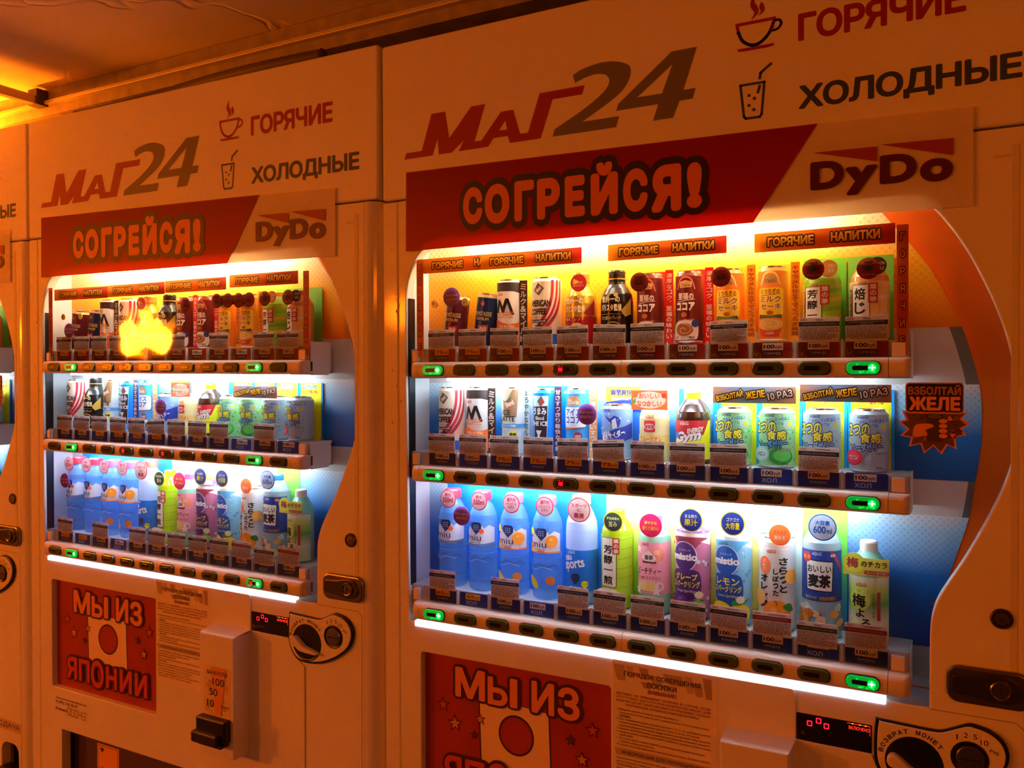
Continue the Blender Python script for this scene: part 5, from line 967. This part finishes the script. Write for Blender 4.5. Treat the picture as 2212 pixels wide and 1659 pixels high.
b = MB().lathe([(.028, 0), (.030, .004), (.031, .012), (.031, .090), (.028, .102), (.018, .110), (.018, .116), (.001, .117)], mat('ece0a8', .35, trans=.2), 30); A = Art(); dydo(A, 0, .092, .018); A.R(-.013, .062, .011, .086, 'c82c34', .003); A.E(-.001, .073, .0120, 'f8e8e0', .0065); A.T('復刻堂', -.0115, .069, .0095, .077, 'b02430', .03); A.R(-.048, .038, .048, .056, 'e4cc78'); A.T('フルーツオレ', -.0240, .042, .0240, .053, 'd8501c', .03); A.R(-.009, .031, .008, .035, 'd85a30', .001)
A.P([(-.004, .022), (0, .032), (.004, .022)], '4c8a3c'); A.E(0, .014, .010, 'e8b83c', .008)
tc = MB().box(-.0385, .0385, -.0340, -.0332, .1080, .1480, mat('e0642c', .4)); A2 = Art(); A2.E(0, .128, .0345, 'fbecd0', .0175, 32); A2.E(-.030, .138, .0055, 'e85a28'); A2.E(.031, .137, .0050, 'd83020'); A2.P([(-.038, .122), (-.030, .134), (-.028, .122)], '3c8a3c'); A2.T('おいしい', -.022, .131, .022, .142, 'd0481c', .02); A2.T('なつかしい', -.026, .115, .026, .127, 'd0481c', .02); A2.into(tc, y=-.0340)
reg('ore', [('body', b), ('label', art_part(A, .0312)), ('top_card', tc, 'orange and cream card above the bottle')])
b, c_ = pet(.0345, .146, .094, '3c1c14', 'f4d41c', .0150, trans=.12, neck=.0130, caph=.016); A = Art(); A.P([(-.0535, .034), (.0535, .034), (.0535, .088), (-.0535, .084)], 'f0e020'); A.P([(-.0535, .050), (.010, .050), (.0300, .060), (.0430, .088), (-.0535, .088)], 'b01c28'); dydo(A, -.010, .081, .020, 'fbe8e4'); A.T('ENERGY', -.004, .064, .030, .074, 'fbf4f0', .04, shear=.3, rot=8); A.T('Gym', -.030, .040, .026, .067, '2a1a18', .05, shear=.3, rot=8); A.T('Gym', -.031, .041, .025, .067, 'f4f4f8', .05, shear=.3, rot=8); A.T('エナジージム', -.004, .036, .024, .042, '14140e', .04, rot=8, res=1); A.P([(-.036, .060), (-.022, .066), (-.024, .054), (-.036, .050)], '3c6cc8'); A.R(-.0535, .004, .0535, .034, 'f0e020'); A.R(-.0535, .004, .0535, .010, '5a2c1c')
reg('gym', [('body', b), ('cap', c_), ('label', art_part(A, .0347)), ('backing_card', back_card(.010, .150, mat('1c8ae4', .4), .036, -.036).box(.031, .041, .036, .037, 0, .15, mat('1c8ae4', .4)))])
for key, base, spot, d1, d2, word, dcol in (('jelly_g', 'a8dca0', '3cac48', '9ce0ec', '2cae3c', 'メロン', '1c3c7c'), ('jelly_w', 'b8ccdc', '7ca8d0', 'c81c34', 'dfe8f0', 'ホワイト\nソーダ', 'f8e8ec')):
    b = can_body(.0335, .116, base, neck=.006); A = Art()
    for q in range(44): u, v, w = random.uniform(-.048, .048), random.uniform(.008, .104), random.uniform(.002, .006); A.P([(u, v), (u + w, v + w * .3), (u + w * .4, v + w)], random.choice((spot, 'e8f6f0', spot)))
    for q in range(4): A.E(random.choice((-.03, .034)), random.uniform(.02, .10), .0025, 'e8e040', n=8)
    dydo(A, -.006, .101, .016, '1c3c6c'); A.T('冷やして10回以上', -.012, .091, .026, .098, '2c58a8', .02, rot=8, res=1); A.T('ふってね', -.002, .084, .016, .090, '2c58a8', .02, res=1)
    A.E(.024, .084, .008, 'c0dce4'); A.P([(.020, .080), (.026, .094), (.030, .082)], 'e8e040')
    A.T('2つの', -.0285, .068, .004, .090, 'f0e02c', .025, '1c2c5c', .0015); A.T('食感', -.0100, .055, .0200, .073, 'f0e02c', .025, '1c2c5c', .0015); A.T('ソーダゼリー', -.0240, .040, .0220, .055, '5ab0f0' if key == 'jelly_g' else 'a8d4f4', .025, '1c2c5c', .0015, rot=6)
    if key == 'jelly_g': A.E(.012, .024, .019, '2c9c3c', .016); A.E(.014, .026, .014, '5ac85a', .011); A.T('ナタデココ', .008, .034, .028, .039, 'f0f4f0', .03, '3c5c3c', .0006, res=1)
    else: A.E(.012, .024, .016, 'a8bccc', .014); A.T('ナタデココ', .012, .034, .030, .039, '1c2c5c', .02, res=1)
    A.E(-.020, .028, .0145, d1); A.E(-.020, .028, .0118, 'c8f0f4' if key == 'jelly_g' else 'd83048'); A.T(word, -.0285, .024, -.0115, .032, dcol, .03)
    A.T('280g', .012, .008, .022, .012, '1c3c6c', .02, res=1)
    cd = back_card(.0700, .150, mat('f4ec20', .4), .0385); cd.box(-.0405, -.0350, .0380, .0390, 0, .150, mat('1c9cf0', .4)); cd.box(.0350, .0405, .0380, .0390, 0, .150, mat('1c9cf0', .4)); A2 = Art(); A2.T('シャカシャカ', -.022, .134, .018, .146, '2c88c8', .05, 'd8ecf4', .0016); A2.T('ふって飲んでね', -.020, .122, .022, .131, 'd8403c', .03, res=1); A2.P(star(-.025, .136, .007), 'b060c0'); A2.into(cd, y=.0385)
    reg(key, [('backing_card', cd), ('body', b), ('label', art_part(A, .0335))])
DESC = {'demi_m': ('small tilted maroon coffee can', 'can'), 'demi_n': ('small tilted navy coffee can', 'can'), 'mcoffee': ('white and orange coffee can with big black M', 'can'), 'amer': ('cream coffee can with red stripes', 'can'), 'bar_gold': ('gold and red bottle-shaped coffee can', 'can'), 'bar_black': ('black bottle-shaped coffee can', 'can'),
 'cocoa': ('dark red cocoa can on red card', 'can'), 'shake': ('orange-yellow caramel shake can', 'can'), 'gteah': ('green tea bottle on green card', 'bottle'), 'hoji': ('pale yellow roasted tea bottle', 'bottle'), 'latte': ('pale iced latte can', 'can'), 'theice': ('blue iced black coffee can', 'can'), 'cocoaice': ('sky blue iced cocoa can', 'can'),
 'soda': ('blue-grey cider can on yellow card', 'can'), 'ore': ('cream fruit milk bottle under orange card', 'bottle'), 'gym': ('dark energy drink bottle with yellow cap', 'bottle'), 'jelly_g': ('green melon jelly soda can', 'can'), 'jelly_w': ('silvery white jelly soda can', 'can'), 'water': ('clear blue water bottle with red cap', 'bottle'),
 'worange': ('blue water bottle with orange on label', 'bottle'), 'sports': ('blue sports drink bottle', 'bottle'), 'gtea': ('yellow-green tea bottle with dark badge', 'bottle'), 'ptea': ('pink peach tea bottle', 'bottle'), 'grape': ('purple grape soda bottle', 'bottle'), 'lemon': ('pale blue lemon soda bottle', 'bottle'), 'orange': ('white orange juice can', 'can'), 'mugi': ('navy barley tea bottle', 'bottle'), 'ume': ('green plum drink bottle with neck card', 'bottle')}
NAME = {'can': 'drink_can', 'bottle': 'drink_bottle'}
ROWN = ('top shelf', 'middle shelf', 'bottom shelf'); SHORT = {'R': 'jelly-star machine', 'L': 'machine 00043', 'E': 'cropped end machine'}
LAY = {'R': (('demi_m', 'demi_n', 'mcoffee', 'amer', 'bar_gold', 'bar_black', 'cocoa', 'cocoa', 'shake', 'shake', 'gteah', 'hoji'), ('amer', 'mcoffee', 'latte', 'theice', 'cocoaice', 'soda', 'ore', 'gym', 'jelly_g', 'jelly_g', 'jelly_w', 'jelly_w'), ('water', 'water', 'worange', 'worange', 'sports', 'gtea', 'ptea', 'grape', 'lemon', 'orange', 'mugi', 'ume')),
       'L': (('demi_m', 'demi_n', 'mcoffee', 'amer', 'bar_gold', 'bar_black', 'cocoa', 'cocoa', 'shake', 'shake', 'gteah', 'hoji'), ('amer', 'bar_black', 'latte', 'theice', 'cocoaice', 'soda', 'ore', 'gym', 'jelly_g', 'jelly_g', 'jelly_w', 'jelly_w'), ('water', 'water', 'worange', 'worange', 'sports', 'gtea', 'ptea', 'grape', 'lemon', 'orange', 'mugi', 'ume'))}
DU = {'demi_m': 0, 'demi_n': 0, 'mcoffee': -.0090, 'amer': 0, 'theice': -.0060, 'cocoaice': -.0080}
# ---- price tags
TAGM = {}
HOT = gradient('tag_hot', [(0, '7a3a1c'), (.3, '5a1a12'), (.7, '7c1e18'), (1, '9c2c1e')], 'X', -.036, .036); COLD = gradient('tag_cold', [(0, '182f78'), (.6, '223f94'), (1, '1a3480')], 'X', -.036, .036)
TITLES = {'demi_m': ('Кофейные', '«ДАЙДО ДЕМИТАСС\nКОФЕ С МОЛОКОМ»'), 'demi_n': ('Кофейные', '«ДАЙДО ДЕМИТАСС ПРЕМИУМ КОФЕ\nС ПОНИЖЕННЫМ САХАРОМ»'), 'mcoffee': ('Кофейные', '«ДАЙДО БЛЕНД М КОФЕ\nС МОЛОКОМ И САХАРОМ»'), 'amer': ('Кофейные', '«ДАЙДО КОФЕ АМЕРИКАНСКИЙ\nС МОЛОКОМ И САХАРОМ»'), 'bar_gold': ('Кофейные', '«ДАЙДО КОФЕ С МОЛОКОМ\nОТ БАРИСТА»'), 'bar_black': ('Кофейные', '«ДАЙДО ЧЕРНЫЙ НАТУРАЛЬНЫЙ\nБЛЕНД КОФЕ ОТ БАРИСТА»'),
 'cocoa': ('Другие', '«ДАЙДО НАСЫЩЕННЫЙ КАКАО»'), 'shake': ('Другие', '«ДАЙДО МОЛОЧНО-КАРАМЕЛЬНЫЙ\nКОКТЕЙЛЬ»'), 'gteah': ('Чайные', '«ДАЙДО ЗЕЛЕНЫЙ ЧАЙ»'), 'hoji': ('Чайные', '«ДАЙДО ОБЖАРЕННЫЙ ЧАЙ\nХОДЗИ-ТЯ»'), 'latte': ('Кофейные', '«ДАЙДО БЛЕНД АЙС ЛАТТЕ\nС САХАРОМ»'), 'theice': ('Кофейные', '«ДАЙДО УМАМИ АЙС БЛЕНД\nС САХАРОМ»'), 'cocoaice': ('Другие', '«ДАЙДО НАСЫЩЕННЫЙ\nАЙС КАКАО»'), 'soda': ('Газированные', '«ДАЙДО СОДОВАЯ»'), 'ore': ('Другие', '«ДАЙДО МОЛОЧНО-\nФРУКТОВЫЙ КОКТЕЙЛЬ»'), 'gym': ('Газированные', '«ДАЙДО ЭНЕРДЖИ ДЖИМ»'),
 'jelly_g': ('Газированные', '«ДАЙДО ДЫНЯ СОДА ЖЕЛЕ»'), 'jelly_w': ('Газированные', '«ДАЙДО МИЛК СОДА ЖЕЛЕ»'), 'water': ('Вода', '«ДАЙДО ВОДА»'), 'worange': ('Вода', '«ДАЙДО ЛИМОН АПЕЛЬСИН»'), 'sports': ('Другие', '«ДАЙДО МИУ СПОРТС»'), 'gtea': ('Чайные', '«ДАЙДО ЗЕЛЕНЫЙ ЧАЙ»'), 'ptea': ('Чайные', '«ДАЙДО ПЕРСИКОВЫЙ ЧАЙ\nС ЖАСМИНОМ»'), 'grape': ('Газированные', '«ДАЙДО МИСТИО\nВИНОГРАД»'), 'lemon': ('Газированные', '«ДАЙДО МИСТИО ЛИМОН»'), 'orange': ('Сокосодержащие', '«ДАЙДО САРАТТО АПЕЛЬСИН»'), 'mugi': ('Чайные', '«ДАЙДО ЯЧМЕННЫЙ ЧАЙ»'), 'ume': ('Сокосодержащие', '«ДАЙДО СЛИВОВЫЙ НАПИТОК»')}
BANDC = {'orange': '8a2c24', 'ume': '8a2c24', 'mugi': '3a4024', 'gteah': '3a3c34', 'water': '2c3454', 'worange': '2c3454', 'sports': '2c3454'}
WORD = {'h': 'ГОРЯЧЕЕ', 'c': 'ХОЛОДНОЕ', 'x': 'ХОЛ', 'g': 'ГОР'}
def tag_plate(word):
    k = ('p', word)
    if k not in TAGM:
        hot = word in 'hg'; m_ = MB(); m_.plate([(-.0358, 0)] + [(.0358, 0), (.0358, .0270), (.0335, .0300), (-.0335, .0300), (-.0358, .0270)], [], -.0004, .0008, .0001, HOT if hot else COLD); A = Art()
        if hot:
            for q in range(16): A.E(random.uniform(-.034, -.020), random.uniform(.001, .014), random.uniform(.0006, .0018), random.choice(('a86c1c', '8a4c14', 'c08a2c')), n=7)
        A.R(-.0350, .0142, .0350, .0146, '7a3c2c' if hot else '24406c')
        if word in 'hc': A.R(-.0170, .0045, .0170, .0128, '2c0c0a' if hot else '12245c', .001); A.T(WORD[word], -.0150, .0060, .0150, .0112, 'b89a90' if hot else 'a8b6d4', .01)
        else: A.T(WORD[word], -.0200 if word == 'x' else -.014, .0035, .0080 if word == 'x' else .012, .0120, 'c8ccd8', .01)
        A.into(m_, y=-.0004, de=.00003); TAGM[k] = m_.mesh('tag_plate')
    return TAGM[k]
def price_st(p):
    k = ('s', p)
    if k not in TAGM:
        m_ = MB(); m_.plate(rrect(-.0190, 0, .0190, .0130, .0008), [], -.0009, -.0005, .0001, mat('e8dccc' if p == 100 else 'f0b81c')); A = Art()
        A.T(str(p), -.0165, .0028, .0035, .0105, '1c1820' if p == 100 else '8a3a14', .03); A.T('руб.', .0050, .0014, .0175, .0088, '1c1820' if p == 100 else '8a3a14', .02); A.into(m_, y=-.0009, de=.00003); TAGM[k] = m_.mesh('price_sticker')
    return TAGM[k]
def info_card(key):
    k = ('c', key)
    if k not in TAGM:
        m_ = MB(); m_.plate(rrect(-.0355, 0, .0355, .0450, .0015), [], -.0004, .0004, .0001, mat('e4dcd4')); A = Art(); cat_, ti = TITLES[key]
        dydo(A, -.0270, .0408, .0120, 'a82c2c'); A.T(cat_, -.006, .0392, -.006 + .0022 * len(cat_), .0430, '3a3434', .02, res=1)
        A.R(-.0355, .0290, .0355, .0375, BANDC.get(key, '2c2a2c')); two = '\n' in ti; w = .030 if max(len(q) for q in ti.split('\n')) > 18 else .024
        A.T(ti, -w, .0298 if two else .0320, w, .0368 if two else .0348, 'a8a29c', .02, res=1)
        for ln in range(9):
            z = .0268 - ln * .0026; x = -.0335 + (random.uniform(0, .02) if ln == 8 else 0)
            while x < .0330 - (random.uniform(0, .02) if ln in (4, 8) else 0):
                w = random.uniform(.0015, .0065); A.R(x, z - random.uniform(.0010, .0014), min(x + w, .0335), z + random.uniform(.0001, .0005), '857c76'); x += w + random.uniform(.0004, .0018)
        A.into(m_, y=-.0004, de=.00002); TAGM[k] = m_.mesh('info_card')
    return TAGM[k]
SD = {'demi_m': 'maroon tilted can', 'demi_n': 'navy tilted can', 'mcoffee': 'white-orange M can', 'amer': 'red-striped can', 'bar_gold': 'gold bottle can', 'bar_black': 'black bottle can', 'cocoa': 'cocoa can', 'shake': 'caramel can', 'gteah': 'green tea', 'hoji': 'roasted tea', 'latte': 'iced latte can', 'theice': 'iced black coffee', 'cocoaice': 'iced cocoa can', 'soda': 'cider can', 'ore': 'fruit milk', 'gym': 'energy drink', 'jelly_g': 'green jelly can', 'jelly_w': 'white jelly can', 'water': 'water bottle', 'worange': 'orange water', 'sports': 'sports drink', 'gtea': 'yellow-green tea', 'ptea': 'peach tea', 'grape': 'grape soda', 'lemon': 'lemon soda', 'orange': 'orange juice can', 'mugi': 'barley tea', 'ume': 'plum drink'}
QUAL = {('cocoa', 0): ' with round ДЕСЕРТ sticker', ('cocoa', 1): ' without sticker', ('shake', 0): ' nearer the cocoa', ('shake', 1): ' nearer the tea', ('jelly_g', 0): ' covered below by a card', ('jelly_g', 1): ' seen down to its base', ('jelly_w', 0): ' covered below by a card', ('jelly_w', 1): ' seen down to its base', ('water', 0): ' closest to the hinge', ('water', 1): ' second from the hinge', ('worange', 0): ' third from hinge', ('worange', 1): ' fourth from hinge'}
jit = {(0, 5): -2, (1, 5): 3, (1, 4): 1}
for k in ('R', 'L', 'E'):
    Mw = MACH[k][0]
    for row in range(3):
        lay = LAY['R' if k == 'E' else k][row]; seen = {}
        for i, key in enumerate(lay):
            n_ = seen.get(key, 0); seen[key] = n_ + 1
            if k == 'E' and i < 9: continue
            x = XI(i); d, cat_ = DESC[key]; q = QUAL.get((key, n_), '') if lay.count(key) > 1 else ''
            lb = d + q + ', ' + ROWN[row] + ', ' + SHORT[k]
            root = empty(NAME[cat_], Mw @ Matrix.Translation((x + DU.get(key, 0), .0570, SHELF[row] + .0003))); tag(root, lb, cat_, 'drinks on the ' + ROWN[row] + ' of the ' + SHORT[k])
            for pn_, me, pl in PD[key]:
                o = obj(pn_, me, root)
                if pl: o['label'] = pl
            # price tag
            card = not ((row == 0 and i in (7, 9)) or (row == 1 and i in (9, 11)) or (row == 2 and i in (1, 3)))
            word = 'h' if row == 0 else ('c' if card else 'x')
            if row == 2 and i == 10: word = 'x'
            if k == 'L' and row == 0 and i == 8: word = 'g'
            price = 75 if (row == 0 and i < 2) or (row == 1 and 2 <= i <= 5) else (65 if row == 2 and i < 2 else 100)
            z = RAIL[row][1] + .0012
            root = empty('price_tag', Mw @ Matrix.Translation((x, .0105, z)))
            nth = ('first ', 'second ')[n_] if lay.count(key) > 1 else ''
            tag(root, '%s %d rouble tag below the %s%s, %s, %s' % ('dark red' if word in 'hg' else 'navy', price, nth, SD[key], ROWN[row], SHORT[k]), 'price tag', 'price tags')
            obj('tag_plate', tag_plate(word), root)
            obj('price_sticker', price_st(price), root, Matrix.Translation(((-.0005 if k == 'R' else .001) + random.uniform(-.002, .002), 0, (.0150 if word != 'x' or not card else .0175))))
            if card:
                rr = Matrix.Translation((random.uniform(-.0008, .0008), -.0014, .0285)) @ Matrix.Rotation(math.radians(jit.get((row, i), random.uniform(-1, 1) - (1.5 if k == 'L' and i > 9 and row == 2 else 0)) * -1), 4, 'Y')
                if row == 2 and i == 10: rr = Matrix.Translation((-.002, -.0012, .0200))
                obj('info_card', info_card(key), root, rr, )
